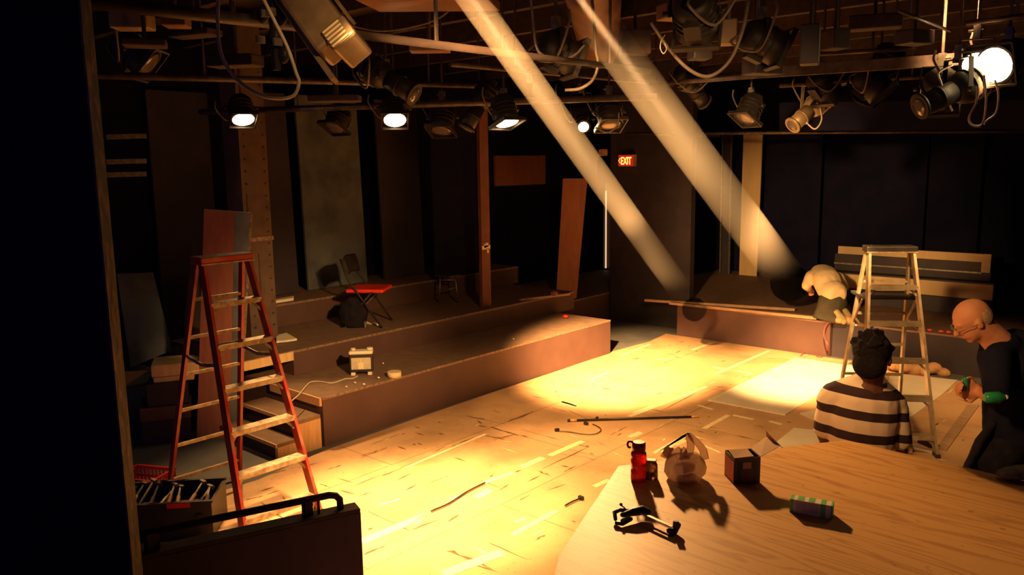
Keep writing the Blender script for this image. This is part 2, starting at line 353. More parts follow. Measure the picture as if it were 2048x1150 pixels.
# ---------------------------------------------------------------- bench platform far right
t = thing('bench_frame', 'long dark bench with raw cream timber boards at the back right', 'bench', (-2.9, 11.9, .45))
p = PY(1678, 492, 11.5)
obj('bench_body', bx(-4.05, -2.1, 11.53, 12.3, .451, 1.12), M['black'], t)
obj('top_rail', bx(-3.99, -2.10, 11.47, 11.52, 1.13, 1.235), M['cream'], t)
obj('end_drop', bx(-2.20, -2.10, 11.47, 11.52, 1.0, 1.129), M['cream'], t)
obj('face_board', bx(-4.05, -2.02, 11.30, 11.36, .68, .87), M['cream'], t)
obj('seat', bx(-4.05, -2.02, 11.30, 11.52, .871, .89), M['black'], t)
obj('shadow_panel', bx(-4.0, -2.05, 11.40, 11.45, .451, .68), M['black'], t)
obj('slat', bx(-4.05, -2.2, 11.5, 11.529, .98, 1.0), M['steel'], t)
# cream panel and steel uprights
a, bq = PY(1478, 553, 13.15), PY(1513, 551, 13.15); c, d = PY(1487, 267, 13.15), PY(1525, 267, 13.15)
b = nb(); prism(b, [V((a.x, 13.15, .451)), V((bq.x, 13.15, .451)), V((d.x, 13.15, d.z)), V((c.x, 13.15, c.z))], (0, .03, 0))
tag(obj('wall_panel', b, M['cream']), 'tall narrow cream plywood panel standing at the back of the stage', 'panel')
for px, lab in ((1443, 'left of the two thin steel edges beside the cream panel'), (1461, 'right of the two thin steel edges, nearest the cream panel')):
    p, q = PY(px - 3, 555, 13.1), PY(px + 3, 268, 13.1); p.z = .455
    b = nb(); beam(b, p, q, .022, .03, V((0, 1, 0))); tag(obj('steel_upright', b, M['steel']), lab, 'upright', 'steel edges')
p, q = PY(1441, 556, 13.15), PY(1463, 268, 13.15)
tag(obj('door_panel', bx(p.x, q.x, 13.16, 13.19, .451, q.z), M['flat']), 'dark brown narrow panel between the two steel edges', 'panel')
p, q = PY(1368, 273, 12.9), PY(1440, 272, 12.9)
b = nb(); beam(b, p, q, .03, .03); beam(b, p.lerp(q, .5), V((p.x, p.y, 4.0)), .02, .02); tag(obj('curtain_track', b, M['steel']), 'short grey track high up left of the cream panel', 'track')
for i, (x0, x1, c_) in enumerate(((1535, 1640, 'flat'), (1760, 1850, 'flat'), (1855, 1960, 'flat'))):
    p, q = PY(x0, 400, 13.4), PY(x1, 400, 13.4)
    tag(obj('scenery_flat', bx(p.x, q.x, 13.4, 13.44, .46, 2.95), M['navy']),
        ('black flat on the back wall right of the cream panel', 'black flat on the back wall above the aluminium ladder', 'black flat on the back wall above the bald man')[i], 'flat', 'flats on the back wall')
# ---------------------------------------------------------------- left wall flats
def wallflat(x0, x1, X, z0, z1, m, lab, lean=.0, ref=560):
    p, q = PX(x0, ref, X), PX(x1, ref, X)
    b = nb(); prism(b, [(X, p.y, z0), (X, q.y, z0), (X - lean, q.y, z1), (X - lean, p.y, z1)], (-.035, 0, 0))
    return tag(obj('scenery_flat', b, M[m]), lab, 'flat', 'black flats along the left wall')
wallflat(322, 440, -8.83, 0, 3.3, 'flat', 'tall dark flat left of the red ladder', .0)
wallflat(548, 597, -8.3, .95, 3.3, 'flat', 'narrow dark flat just right of the perforated column', .08)
wallflat(617, 735, -8.3, .95, 3.3, 'flat2', 'greyish scuffed flat behind the folding chair', .08)
wallflat(770, 850, -8.3, .95, 3.3, 'flat', 'dark flat right of the folding chair', .08)
wallflat(872, 958, -7.7, .95, 3.3, 'navy', 'near-black flat just left of the brown post', .05)
b = nb(); p, q, r, s = PX(234, 548, -8.3), PX(306, 545, -8.35), PX(345, 700, -8.0), PX(262, 735, -8.0)
prism(b, [s, r, q, p], (-.02, 0, 0)); tag(obj('leaning_board', b, M['flat2']), 'greenish grey board leaning low at the far left', 'board')
for y, zz in ((272, 0), (322, 0), (348, 0)):
    b = nb(); beam(b, PX(212, y + 2, -8.6), PX(292, y, -8.6), .03, .05)
    tag(obj('wall_shelf', b, M['steel']), {272: 'topmost of three dim metal shelves high on the far left wall', 322: 'middle of three dim metal shelves on the far left wall', 348: 'lowest of three dim metal shelves on the far left wall'}[y], 'shelf', 'metal shelves far left')
# perforated column
t = thing('perforated_column', 'brown square column with bolt holes behind the red ladder', 'column', (-7.3, 4.28, .7))
cx0, cx1, cy0, cy1 = -7.5, -7.2, 4.17, 4.47
obj('shaft', bx(cx0, cx1, cy0, cy1, .70, 3.8), mat('column_paint', (.075, .048, .036), .7, (.11, .07, .05), 8, bump=.15), t)
for y in (cy0 + .05, cy1 - .04):
    b = nb()
    for k in range(22): z = .85 + k * .12; cyl(b, (cx1 - .002, y, z), (cx1 + .008, y, z), .011, seg=8)
    obj('bolt_row', b, M['blackpl'], t)
b = nb(); box(b, cx1 - .001, cx1 + .004, 4.30, 4.31, 1.15, 1.6); obj('seam', b, M['black'], t)
b = nb(); box(b, cx1 - .001, cx1 + .004, 4.21, 4.22, 1.8, 2.2); obj('seam', b, M['black'], t)
b = nb(); box(b, cx0 - .01, cx1 + .012, cy0 - .01, cy1 + .01, 1.72, 1.76); obj('band', b, M['edge'], t)
# brown post with tape
p, q = PZ(966, 617, .69), PZ(991, 612, .69)
t = thing('brown_post', 'dark red-brown square post standing on the middle riser', 'post', (p.x, p.y, .69))
obj('shaft', bx(p.x - .05, p.x, p.y, p.y + .15, .695, 3.4), mat('post_paint', (.10, .035, .025), .7, (.14, .05, .03), 6), t)
b = nb(); cz = PX(978, 494, p.x).z; cy = p.y + .075
for dy, dz, ln, hh in ((0, 0, .2, .05), (.03, .03, .06, .05), (.05, -.04, .04, .06), (-.03, .02, .05, .05)):
    box(b, p.x + .001, p.x + .004, cy + dy * .6 - ln * .36, cy + dy * .6 + ln * .36, cz + dz - hh / 2, cz + dz + hh / 2)
obj('tape', b, M['tapel'], t, label='torn pale tape wrapped round the post')
# plywood rectangle, leaning brown board, door crack
p, q = PX(991, 311, -8.85), PX(1091, 368, -8.85)
tag(obj('plywood_sheet', bx(-8.89, -8.85, p.y, q.y, q.z, p.z), M['brownply']), 'brown plywood rectangle fixed high on the left wall', 'board')
a = [PD(1112, 580, 11.9), PD(1153, 582, 11.9), PD(1175, 357, 12.1), PD(1126, 357, 12.1)]
for k in (0, 1): a[k].z = .425
b = nb(); prism(b, a, FWD * .02); tag(obj('leaning_board', b, mat('tall_brown_board', (.34, .13, .06), .7, (.28, .10, .05), 4, stretch=(4, 4, .5))), 'tall orange-brown board leaning in the passage by the exit', 'board')
b = nb(); p, q = PY(1211, 579, 12.55), PY(1216, 382, 12.55)
t = thing('passage_door', 'dark door in the passage, open a crack beside the exit wall', 'door', (p.x, 12.55, .42))
obj('door_leaf', bx(max(p.x - .8, -8.88), p.x - .03, 12.52, 12.56, .43, 2.5), M['black'], t)
obj('light_gap', bx(p.x - .012, p.x + .008, 12.55, 12.57, .45, q.z), mat('lit_gap', (1, .8, .6), emis=(1, .55, .28), es=1.1), t, label='thin line of light from the room beyond')
b.free()
# exit sign
p, q = PY(1237, 333, 10.22), PY(1262, 309, 10.22)
t = thing('exit_sign', 'small lit red EXIT sign with a left arrow on the dark wall', 'sign', ((p.x + q.x) / 2, 10.25, p.z))
q.x = p.x + .27
obj('housing', bx(p.x, q.x, 10.21, 10.30, p.z, q.z), mat('sign_housing', (.45, .22, .14), .5), t, .006)
obj('red_face', bx(p.x + .008, q.x - .008, 10.205, 10.209, p.z + .008, q.z - .008), mat('sign_red', (.3, .01, .01), .4, emis=(1, .02, .01), es=.45), t)
tm = mat('sign_letter', (1, .6, .3), .4, emis=(1, .36, .07), es=3.2)
fc = bpy.data.curves.new('letters', 'FONT'); fc.body = 'EXIT'; fc.size = .155; fc.extrude = .002; fc.offset = .003
fo = bpy.data.objects.new('letters', fc); COL.objects.link(fo); fo.parent = t
fo.location = V((p.x + .052, 10.202, p.z + .03)) - t.location; fo.rotation_euler = (math.pi / 2, 0, 0); fo.scale = (.58, 1, 1)
bpy.context.view_layer.update(); lm = bpy.data.meshes.new_from_object(fo.evaluated_get(bpy.context.evaluated_depsgraph_get())); lo_ = bpy.data.objects.new('letters', lm); COL.objects.link(lo_)
lo_.parent = t; lo_.location = fo.location; lo_.rotation_euler = fo.rotation_euler; lo_.scale = fo.scale; lm.materials.clear(); lm.materials.append(tm); bpy.data.objects.remove(fo)
b = nb(); ym = (p.z + q.z) / 2; xa = p.x + .015
for s in (1, -1): beam(b, (xa, 10.202, ym), (xa + .03, 10.202, ym + s * .04), .004, .012, V((0, 1, 0)))
obj('arrow', b, tm, t)
p = PY(1205, 305, 10.22)
b = nb(); box(b, p.x - .05, p.x + .05, 10.18, 10.29, p.z - .05, p.z + .05); tag(obj('wall_junction_box', b, M['card'], bevel=.01), 'small brown box on the wall left of the exit sign', 'box')
# ================================================================ CEILING GRID
def pipe(lab, a, c, r=.024, m='pipe', name='grid_pipe', cat='pipe', ext=0):
    a, c = V(a), V(c); t = (c - a).normalized(); b = nb(); cyl(b, a - t * ext, c + t * ext, r, seg=12)
    o = tag(obj(name, b, M[m]), lab, cat, 'lighting pipes of the grid')
    for k in (.2, .8):
        p = a.lerp(c, k); h = nb(); beam(h, p + UP * r * .5, V((p.x, p.y, 4.0)), .012, .012); h.transform(Matrix.Translation(-o.location)); obj('hanger', h, M['pipe'], o, world=False)
    return o
ZP = 3.07
P1a, P1b = PD(455, 222, 7.7), PD(1240, 196, 6.75)
pipe('far lighting pipe carrying the small lit lamps', P1a, P1b, .028, ext=.3)
pipe('grey pipe low along the upper left, left of the far lamps', PD(182, 150, 4.6), PD(960, 172, 7.6), .022)
pipe('dark pipe running from the top left corner away to the middle', PD(170, 2, 2.6), PD(700, 64, 3.9), .024)
pipe('brown pipe crossing the upper middle behind the first light shaft', PD(700, 68, 3.1), PD(1300, 142, 5.0), .017, 'joist')
pipe('pipe below the joists in the middle, between the two shafts', PD(900, 128, 6), PD(1380, 172, 9), .02)
b = nb(); beam(b, PD(1530, 146, 6.6), PD(2060, 108, 4.9), .05, .075)
tag(obj('grid_beam', b, M['pipe']), 'square brown beam across the upper right carrying the big lit lamp', 'beam')
pipe('thin pipe just above the square beam at upper right', PD(1640, 108, 6.2), PD(1830, 96, 5.6), .016)
pipe('thin pale conduit slanting at the top right', PD(1795, 20, 4.2), PD(1900, 62, 5.0), .009)
pipe('thin pale conduit at the far upper right edge', PD(1935, 46, 4.2), PD(2060, 30, 3.9), .012)
pipe('dark pipe across the upper right behind the exit-side lamps', PD(1300, 168, 7.5), PD(1540, 150, 7.0), .022)
pipe('dim pipe above the right-hand unlit lamps', PD(1560, 172, 7.6), PD(1900, 150, 6.6), .018)
pipe('far pipe level with the top of the back stage', PD(1250, 268, 12.0), PD(2060, 262, 9.8), .022)
b = nb(); prism(b, [PD(1560, 205, 9.8), PD(2060, 200, 8.3), PD(2060, 258, 8.3), PD(1560, 262, 9.8)], FWD * .04)
tag(obj('masking_border', b, M['navy']), 'dark border strip hung above the back right stage', 'border')
b = nb()
cyl(b, OF(.3, 3.4, 3.56), OF(.9, 8.2, 3.56), .19, seg=24); tag(obj('glow_duct', b, M['duct']), 'round brown duct added for the diffuse orange glow under the ceiling, between the two light shafts', 'duct')  # duct added in place of a diffuse orange glow
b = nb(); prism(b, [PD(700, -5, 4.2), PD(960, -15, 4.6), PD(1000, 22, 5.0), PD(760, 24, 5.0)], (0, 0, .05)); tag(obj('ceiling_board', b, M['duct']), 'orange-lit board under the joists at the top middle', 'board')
rnd = random.Random(3)
spots_b = [(230, 20, 300, 60, 'geartan'), (330, 30, 375, 55, 'duct'), (340, 60, 440, 75, 'joist'), (250, 80, 330, 95, 'joist'), (420, 110, 520, 135, 'joist'), (620, 190, 720, 205, 'joist'),
 (820, 85, 900, 105, 'duct'), (1440, 40, 1475, 90, 'geartan'), (1500, 40, 1530, 70, 'geartan'), (1650, 60, 1690, 100, 'joist'), (1700, 30, 1800, 60, 'joist'), (1380, 60, 1420, 120, 'black'), (1600, 50, 1640, 130, 'black'), (1240, 60, 1300, 110, 'joist'), (1490, 80, 1560, 150, 'black'), (1800, 60, 1860, 90, 'black'), (1320, 8, 1370, 40, 'duct')]
wh = ['top left corner', 'top left, right of the tan strip', 'upper left above the cable loop', 'upper left, lower strip', 'upper left behind the cable loop', 'above the pipe between the first two lit lamps', 'upper middle left of the first shaft', 'top right of the second shaft',
 'top right of centre, second pale block', 'upper right over the gold lamp', 'top right above the square beam', 'top, tall black block right of the shafts', 'top right, tall black block', 'inside the second shaft, upper middle', 'black block over the far dim lamps', 'small black block at upper right', 'top, orange block right of the second shaft']
for i, (x0, y0, x1, y1, m) in enumerate(spots_b):
    D = rnd.uniform(4.2, 5.6); p = PD(x0, y1, D); q = PD(x1, y0, D); b = nb(); mx = Matrix.Translation((p + q) / 2) @ Matrix.Rotation(rnd.uniform(.3, 1.2), 4, 'Z')
    w = (q - p).dot(RGT) / 2; h = abs(q.z - p.z) / 2; box(b, -w, w, -.07, .07, -h, h, mx)
    hg = V(((p + q) / 2)); beam(b, hg + UP * h * .9, V((hg.x, hg.y, 4.0)), .02, .02)
    tag(obj('ceiling_bracket', b, M[m], bevel=.008), 'dark hardware block under the ceiling, ' + wh[i], 'bracket', 'hardware hung in the grid')
# ---------------------------------------------------------------- stage lights
def stage_light(lab, pos, aim, pipe_z=None, kind='fresnel', lit=None, hm='gear', cable=True, sc=1., yoke_side=None):
    """pos = lens centre, aim = point it faces"""
    pos = V(pos); d = (V(aim) - pos).normalized(); s = d.cross(UP).normalized(); u = s.cross(d)
    L = .24 * sc if kind == 'fresnel' else .46 * sc; R = .10 * sc
    cen = pos - d * L * .55; top = V((cen.x, cen.y, pipe_z if pipe_z else cen.z + .26 * sc))
    t = thing('stage_light', lab, 'stage light', top, group='theatre lamps on the grid')
    b = nb()
    if kind == 'fresnel':
        loft(b, [pos - d * L, pos - d * L * .85, pos - d * .06 * sc, pos - d * .005], [R * .75, R * 1.02, R * 1.05, R * 1.1], seg=20, caps=False)
        for k in range(3): cyl(b, pos - d * (L * (.35 + .15 * k)), pos - d * (L * (.35 + .15 * k) + .008), R * 1.12)
        box(b, -.04 * sc, .04 * sc, -.05 * sc, .05 * sc, -.03 * sc, 0, Matrix.Translation(cen - u * R) @ Matrix((s, d, u)).transposed().to_4x4())
        obj('housing', b, M[hm], t)
        b = nb(); q = R * 1.15
        for a_ in (1, -1):
            beam(b, pos - s * q + u * q * a_, pos + s * q + u * q * a_, .012, .03, d); beam(b, pos - u * q + s * q * a_, pos + u * q + s * q * a_, .012, .03, d)
        obj('gel_frame', b, M[hm], t)
    else:
        loft(b, [pos - d * L, pos - d * L * .95, pos - d * L * .62, pos - d * L * .5], [R * .5, R * .95, R * 1.0, R * .7], seg=20, caps=False)
        for k in range(3): cyl(b, pos - d * (L * (.68 + .1 * k)), pos - d * (L * (.68 + .1 * k) + .008), R * 1.08)
        obj('housing', b, M[hm], t)
        b = nb(); cyl(b, pos - d * L * .52, pos, R * .68); cyl(b, pos - d * .02, pos - d * .001, R * .8); cyl(b, pos - d * L * .3, pos - d * L * .27, R * .76)
        obj('barrel', b, M[hm], t)
    b = nb(); lr = R * (.97 if kind == 'fresnel' else .62)
    loft(b, [pos - d * .004, pos + d * .006, pos + d * .012], [lr, lr * .8, lr * .3], seg=20, caps=False)
    obj('lens', b, M[lit] if lit else M['lens'], t)
    b = nb(); yr = R * 1.25; tp = top - UP * .05
    for a_ in (1, -1):
        beam(b, cen + s * yr * a_, V((0, 0, 0)) + tp + s * yr * a_ * .9, .006, .03, d); cyl(b, cen + s * (yr - .01) * a_, cen + s * (yr + .03) * a_, .016)
    beam(b, tp + s * yr * .9, tp - s * yr * .9, .03, .006); obj('yoke', b, M[hm], t)
    b = nb(); box(b, -.02, .02, -.022, .022, -.05, .03, Matrix.Translation(top)); cyl(b, top - s * .03 + UP * .0, top + s * .05, .008); obj('clamp', b, M['steel'], t)
    b = nb(); beam(b, top + UP * .031, V((top.x, top.y, 4.0)), .014, .014); obj('hanger', b, M['pipe'], t)
    if cable:
        e = cen - d * L * .5; g = V((top.x, top.y, top.z)) + s * .22
        b = nb(); tube(b, curve([e, e - d * .08 - UP * .10, (e + g) / 2 - UP * .18, g - UP * .05, g + UP * .03]), .007); obj('cable', b, M['cable'], t)
    return t
stage_light('far left lit lamp, its bright lens seen as a flat oval', LAMPS['one'][0], LAMPS['one'][1], 3.02, lit='glow')
stage_light('second lit lamp, round and bright, above the dark back flats', LAMPS['two'][0], LAMPS['two'][1] , 3.04, lit='glow')
stage_light('third lit lamp, above the brown post', LAMPS['three'][0], LAMPS['three'][1], 3.05, lit='glow')
stage_light('small lit lamp with shiny arms, right of the first light shaft', LAMPS['four'][0], LAMPS['four'][1], 3.12, 'ellipsoidal', 'glow', sc=.8)
stage_light('big brightest lamp at the upper right with two hanging cables', LAMPS['five'][0], LAMPS['five'][0] + V((-.35, -1, -.35)), 3.17, lit='glow', sc=1.05)
stage_light('lit lamp close beside the brightest one at upper right', PD(1952, 130, 4.9), PD(1952, 130, 4.9) + V((.25, -1, -.5)), 3.2, lit='glow', sc=.75, cable=False)
stage_light('gold-lit long lamp pointing down left, over the back stage', PD(1584, 252, 6.7), PD(1584, 252, 6.7) - RGT * .8 - UP * .62 - FWD * .3, 3.1, 'ellipsoidal', hm='geartan', sc=.9)  # gold light put into the colour: tan housing instead of black
stage_light('long unlit lamp pointing down left, left of the brightest lamp', PD(1838, 214, 4.9), PD(1838, 214, 4.9) - RGT * .85 - UP * .35 - FWD * .1, 3.08, 'ellipsoidal', hm='gear', sc=1.0)
unl = [(882, 262, 7.3, (.2, -.4, -1), 'fresnel', 'unlit lamp right of the second lit lamp'), (932, 258, 7.2, (-.3, -.5, -1), 'ellipsoidal', 'unlit lamp left of the third lit lamp'),
 (668, 256, 7.8, (.1, -.6, -1), 'fresnel', 'unlit lamp between the first two lit lamps'), (1222, 250, 7.0, (.4, -.3, -1), 'fresnel', 'unlit lamp above the exit sign'),
 (1490, 238, 7.4, (-.2, -.6, -1), 'fresnel', 'unlit lamp with a small glint, left of the gold-lit lamp'), (1725, 205, 6.2, (-.6, .2, -1), 'ellipsoidal', 'unlit lamp in the tangle right of the gold-lit lamp'),
 (1768, 190, 6.0, (.8, .2, -.8), 'fresnel', 'unlit lamp pointing right, left of the long unlit one'), (1660, 190, 6.6, (.3, .8, -.8), 'fresnel', 'unlit lamp behind the gold-lit lamp'),
 (1410, 205, 7.6, (.2, .8, -.6), 'ellipsoidal', 'unlit lamp under the low cable, right of the second shaft'), (830, 190, 5.6, (.8, .3, -.5), 'ellipsoidal', 'dim lamp high above the pipe, left of the first shaft'),
 (1150, 120, 5.0, (.5, .8, -.4), 'fresnel', 'dim lamp close left of the second shaft, above the small lit lamp'), (1560, 100, 5.0, (.6, .6, -.4), 'fresnel', 'big dark lamp high right of centre'),
 (1395, 60, 4.2, (-.3, .8, -.5), 'fresnel', 'big dark lamp at the top, right of the second shaft'), (300, 130, 5.2, (.5, .5, -.6), 'fresnel', 'dim lamp in the upper left behind the wall edge'), (1880, 205, 5.3, (-.2, .9, -.8), 'fresnel', 'small unlit lamp below the square beam')]
for x, y, D, dr, k, lab in unl:
    p = PD(x, y, D); stage_light(lab, p, p + V(dr), max(p.z + .22, 3.07), k)
# big tan floodlight at top left
cen = PD(640, 40, 3.1); ax = (PD(690, 105, 3.0) - PD(600, -20, 3.15)).normalized(); sd = ax.cross(FWD).normalized(); nn = sd.cross(ax)
mxf = Matrix.Translation(cen) @ Matrix((sd, ax, nn)).transposed().to_4x4()
t = thing('floodlight', 'large tan boxy floodlight with slots hanging at the top left', 'stage light', cen + UP * .2, group='theatre lamps on the grid')
obj('housing', bx(-.075, .075, -.22, .15, -.06, .07, mx=mxf), M['geartan'], t, .015)
obj('cover', bx(-.02, .085, .10, .20, -.075, .085, mx=mxf), M['geartan'], t, .012)
b = nb(); box(b, -.095, -.078, -.2, .25, -.02, .02, mxf); box(b, .088, .1, -.2, .1, -.02, .02, mxf); obj('side_arm', b, M['geartan'], t)
for k in range(5): obj('vent_slot', bx(.02 * 0 - .012 + .0, .06, .115 + k * .018, .123 + k * .018, -.079, -.0755, mx=mxf), M['gold'] if 0 else M['tapel'], t)
b = nb(); beam(b, cen - nn * 0 + UP * .05, V((cen.x, cen.y, 4.0)), .03, .03); obj('hanger', b, M['gear'], t)
# clamp cluster beside it + cable loop
p = PD(548, 55, 3.2); b = nb(); t = thing('pipe_clamp', 'dark shiny clamp hanging left of the tan floodlight', 'clamp', p)
for dx, dz in ((-.04, .05), (.03, .04), (0, -.03), (.03, -.10), (-.02, .14)): ball(b, p + RGT * dx + UP * dz, .028, (1, .7, 1.3), u=10, v=6)
beam(b, p - UP * .16, V((p.x, p.y, 4.0)), .025, .025); obj('clamp_body', b, M['gear'], t)
b = nb()
for dx, dz in ((-.012, .045), (.012, .052), (-.035, -.05), (.03, -.06)):
    b = nb(); box(b, -.006, .006, -.03, .005, -.014, .014, Matrix.Translation(p + RGT * dx + UP * dz - FWD * .03))
    obj('clamp_screw', b, M['steel'], t)
def loop(lab, pts, r=.007, m='cable'):
    b = nb(); tube(b, curve([PD(*q) for q in pts], 10), r); return tag(obj('hanging_cable', b, M[m]), lab, 'cable', 'cables looping from the grid')
loop('long pale cable looping down beside the tan floodlight', [(437, -30, 2.9), (436, 60, 2.9), (445, 115, 2.9), (475, 160, 2.9), (520, 190, 2.9), (560, 197, 2.95), (588, 190, 3.0), (598, 165, 3.0), (592, 145, 3.0), (575, 95, 3.0), (548, 40, 3.0), (518, -20, 3.0)], .0065, 'palecable')
loop('dark cable sagging right of the second shaft', [(1302, 45, 4.4), (1340, 100, 4.4), (1380, 140, 4.4), (1420, 152, 4.4), (1460, 120, 4.4), (1485, 60, 4.4), (1497, 0, 4.4)], .010)
loop('small bright hook of cable right of the second shaft', [(1330, 70, 4.35), (1322, 84, 4.3), (1321, 98, 4.3), (1327, 107, 4.3), (1333, 98, 4.3), (1329, 86, 4.3)], .003, 'palecable')
loop('round brown cable loop between the two shafts', [(1060, -20, 4.5), (1066, 40, 4.5), (1072, 90, 4.5), (1085, 110, 4.5), (1120, 122, 4.5), (1150, 110, 4.6), (1170, 90, 4.7)], .008)
loop('larger cable loop hanging left of the second shaft', [(1180, -30, 4.8), (1188, 40, 4.8), (1192, 100, 4.8), (1196, 130, 4.8), (1185, 160, 4.8), (1160, 177, 4.8), (1130, 180, 4.8)], .009)
loop('left of the two cables under the brightest lamp', [(1955, 172, 4.7), (1952, 205, 4.7), (1938, 235, 4.7), (1945, 250, 4.7), (1965, 247, 4.7), (1972, 200, 4.7), (1968, 150, 4.7)], .006, 'palecable')
loop('right of the two cables under the brightest lamp', [(1990, 160, 4.7), (1997, 190, 4.7), (1992, 225, 4.7), (1975, 240, 4.7), (1968, 248, 4.7)], .006, 'palecable')
loop('thin cable crooked beside the long unlit lamp', [(1905, 130, 4.9), (1878, 145, 4.9), (1882, 165, 4.9), (1890, 190, 4.9), (1905, 222, 4.9)], .006, 'palecable')
loop('cable loop right of the gold-lit lamp', [(1612, 245, 6.6), (1630, 258, 6.6), (1643, 240, 6.6), (1640, 215, 6.6)], .006, 'palecable')
loop('thin cable sagging across the top middle', [(700, 52, 5), (760, 62, 5), (820, 55, 5), (880, 35, 5), (930, -10, 5)], .005)
loop('cable loop right of the small lit lamp', [(1190, 255, 6.9), (1215, 265, 6.9), (1235, 250, 6.9), (1238, 225, 6.9)], .007)
# ================================================================ LADDERS
def ladder(name, label, loc, rotz, h, sf, sr, wt, wb, rail, step, capm, n=5, sp=.305, shelf=False, reard='rear'):
    t = thing(name, label, 'stepladder', loc, rotz)
    o = lambda nm, b, m, **k: obj(nm, b, M[m], t, world=False, **k)
    def P(s, side, k):  # side +1 front, -1 rear
        base = V(((sf if side > 0 else -sr), s * wb / 2, 0)); top = V((.035 * side, s * wt / 2, h - .03)); return base.lerp(top, k)
    for s in (1, -1):
        b = nb(); p, q = P(s, 1, 0), P(s, 1, 1)
        beam(b, p, q, .022, .075, V((1, 0, .0))); o('rail', b, rail)
        b = nb(); beam(b, P(s, -1, 0), P(s, -1, 1), .022, .05, V((1, 0, 0))); o('rear_rail', b, rail)
        for sd, w in ((1, .09), (-1, .06)):
            b = nb(); p = P(s, sd, 0); box(b, p.x - w / 2, p.x + w / 2, p.y - .018, p.y + .018, 0, .035); o('foot', b, 'blackpl')
        b = nb(); z = .62; a_, c_ = P(s, 1, z), P(s, -1, z); m_ = (a_ + c_) / 2 - UP * .03
        beam(b, a_, m_, .004, .025); beam(b, m_, c_, .004, .025); o('spreader', b, step)
    for k in range(1, n + 1):
        z = 1 - k * sp / h; a_, c_ = P(-1, 1, z), P(1, 1, z)
        b = nb(); box(b, a_.x - .045, a_.x + .045, a_.y, c_.y, a_.z - .006, a_.z); box(b, a_.x + .038, a_.x + .045, a_.y, c_.y, a_.z - .035, a_.z - .006); box(b, a_.x - .045, a_.x - .038, a_.y, c_.y, a_.z - .03, a_.z - .006)
        o('step', b, step)
        for s in (1, -1):
            e = P(s, 1, z); b = nb(); beam(b, e - V((0, s * .075, .012)), P(s, 1, z - .055), .018, .004, V((1, 0, 0))); o('knee_brace', b, step)
        a_, c_ = P(-1, -1, z), P(1, -1, z); b = nb(); beam(b, a_, c_, .025, .022); o('rear_bar', b, step)
    b = nb(); box(b, -.075, .085, -wt / 2 - .03, wt / 2 + .03, h - .055, h)
    o('cap', b, capm, bevel=.008)
    for i in range(7):
        b = nb(); cyl(b, (.04 if i % 2 else 0, -wt / 2 + .03 + i * (wt - .06) / 6, h), (.04 if i % 2 else 0, -wt / 2 + .03 + i * (wt - .06) / 6, h + .003), .012, seg=8)
        o('cap_hole', b, 'steel' if name == 'red_stepladder' else 'blackpl')
    b = nb(); box(b, .0851, .089, -wt / 2 - .03, wt / 2 + .03, h - .055, h - .045); o('cap_trim', b, 'splat')
    if shelf:
        z = 1 - .44 / h; a_, c_ = P(-1, -1, z), P(1, -1, z)
        b = nb(); box(b, a_.x - .16, a_.x + .22, a_.y - .02, c_.y + .02, a_.z, a_.z + .02); o('paint_shelf', b, 'black')
        for s in (1, -1):
            b = nb(); e = P(s, -1, z - .16); beam(b, e, V((a_.x + .2, e.y, a_.z)), .012, .02); o('shelf_strut', b, step)
    return t
ladder('red_stepladder', 'red fibreglass stepladder with paint-splashed steps at the left', (-5.228, 2.841, 0), -.01, 1.849, .587, .519, .34, .581, 'redfib', 'splat', 'redfib', n=6, sp=.284)
ladder('aluminium_stepladder', 'aluminium stepladder with a dark top behind the striped-shirt man', (-2.123, 7.363, 0), -.993, 1.70, .57, .40, .357, .571, 'alu', 'alu', 'blackpl', shelf=True)
# ================================================================ BEHIND THE RED LADDER
a = [PD(392, 862, 7.05), PD(476, 868, 7.05), PD(500, 425, 7.35), PD(408, 418, 7.35)]
for k in (0, 1): a[k].z = .001
b = nb(); mid1, mid2 = a[0].lerp(a[1], .80), a[3].lerp(a[2], .66)
prism(b, [a[0], mid1, mid2, a[3]], FWD * .018)
tag(obj('tall_board', b, M['brownply']), 'tall red-brown board standing behind the red ladder', 'board')
b = nb(); prism(b, [mid1 + RGT * .002, a[1], a[2], mid2 + RGT * .002], FWD * .018)
t = tag(obj('narrow_board', b, M['flat2']), 'narrow grey board with a pale edge beside the tall red-brown board', 'board')
b = nb(); prism(b, [a[1] + RGT * .001, a[1] + RGT * .015, a[2] + RGT * .018, a[2] + RGT * .001], FWD * .018)
b.transform(Matrix.Translation(-t.location)); obj('pale_edge', b, M['edge'], t, world=False)
t = platform('side_platform', 'low grey platform at the far left, under a cardboard sheet', -8.6, -7.5, 1.4, 3.5, .45, face='flat2', deck='flat2')
b = nb(); prism(b, [(-8.2, 2.3, .452), (-7.52, 2.3, .452), (-7.50, 3.02, .452), (-7.9, 3.42, .452), (-8.25, 3.0, .452)], (0, 0, .006))
tag(obj('cardboard_sheet', b, mat('lit_card', (.66, .38, .16), .7, (.5, .22, .1), 3)), 'orange cardboard sheet lying on the low platform at far left', 'cardboard')
t = thing('work_clamp', 'black tool lying on the orange cardboard sheet', 'tool', (-7.75, 2.75, .459))
b = nb(); beam(b, (-7.8, 2.45, .475), (-7.62, 2.95, .475), .06, .03); obj('handle', b, M['blackpl'], t); b = nb(); beam(b, (-7.7, 2.9, .475), (-7.55, 2.9, .475), .05, .03); obj('jaw', b, M['blackpl'], t)
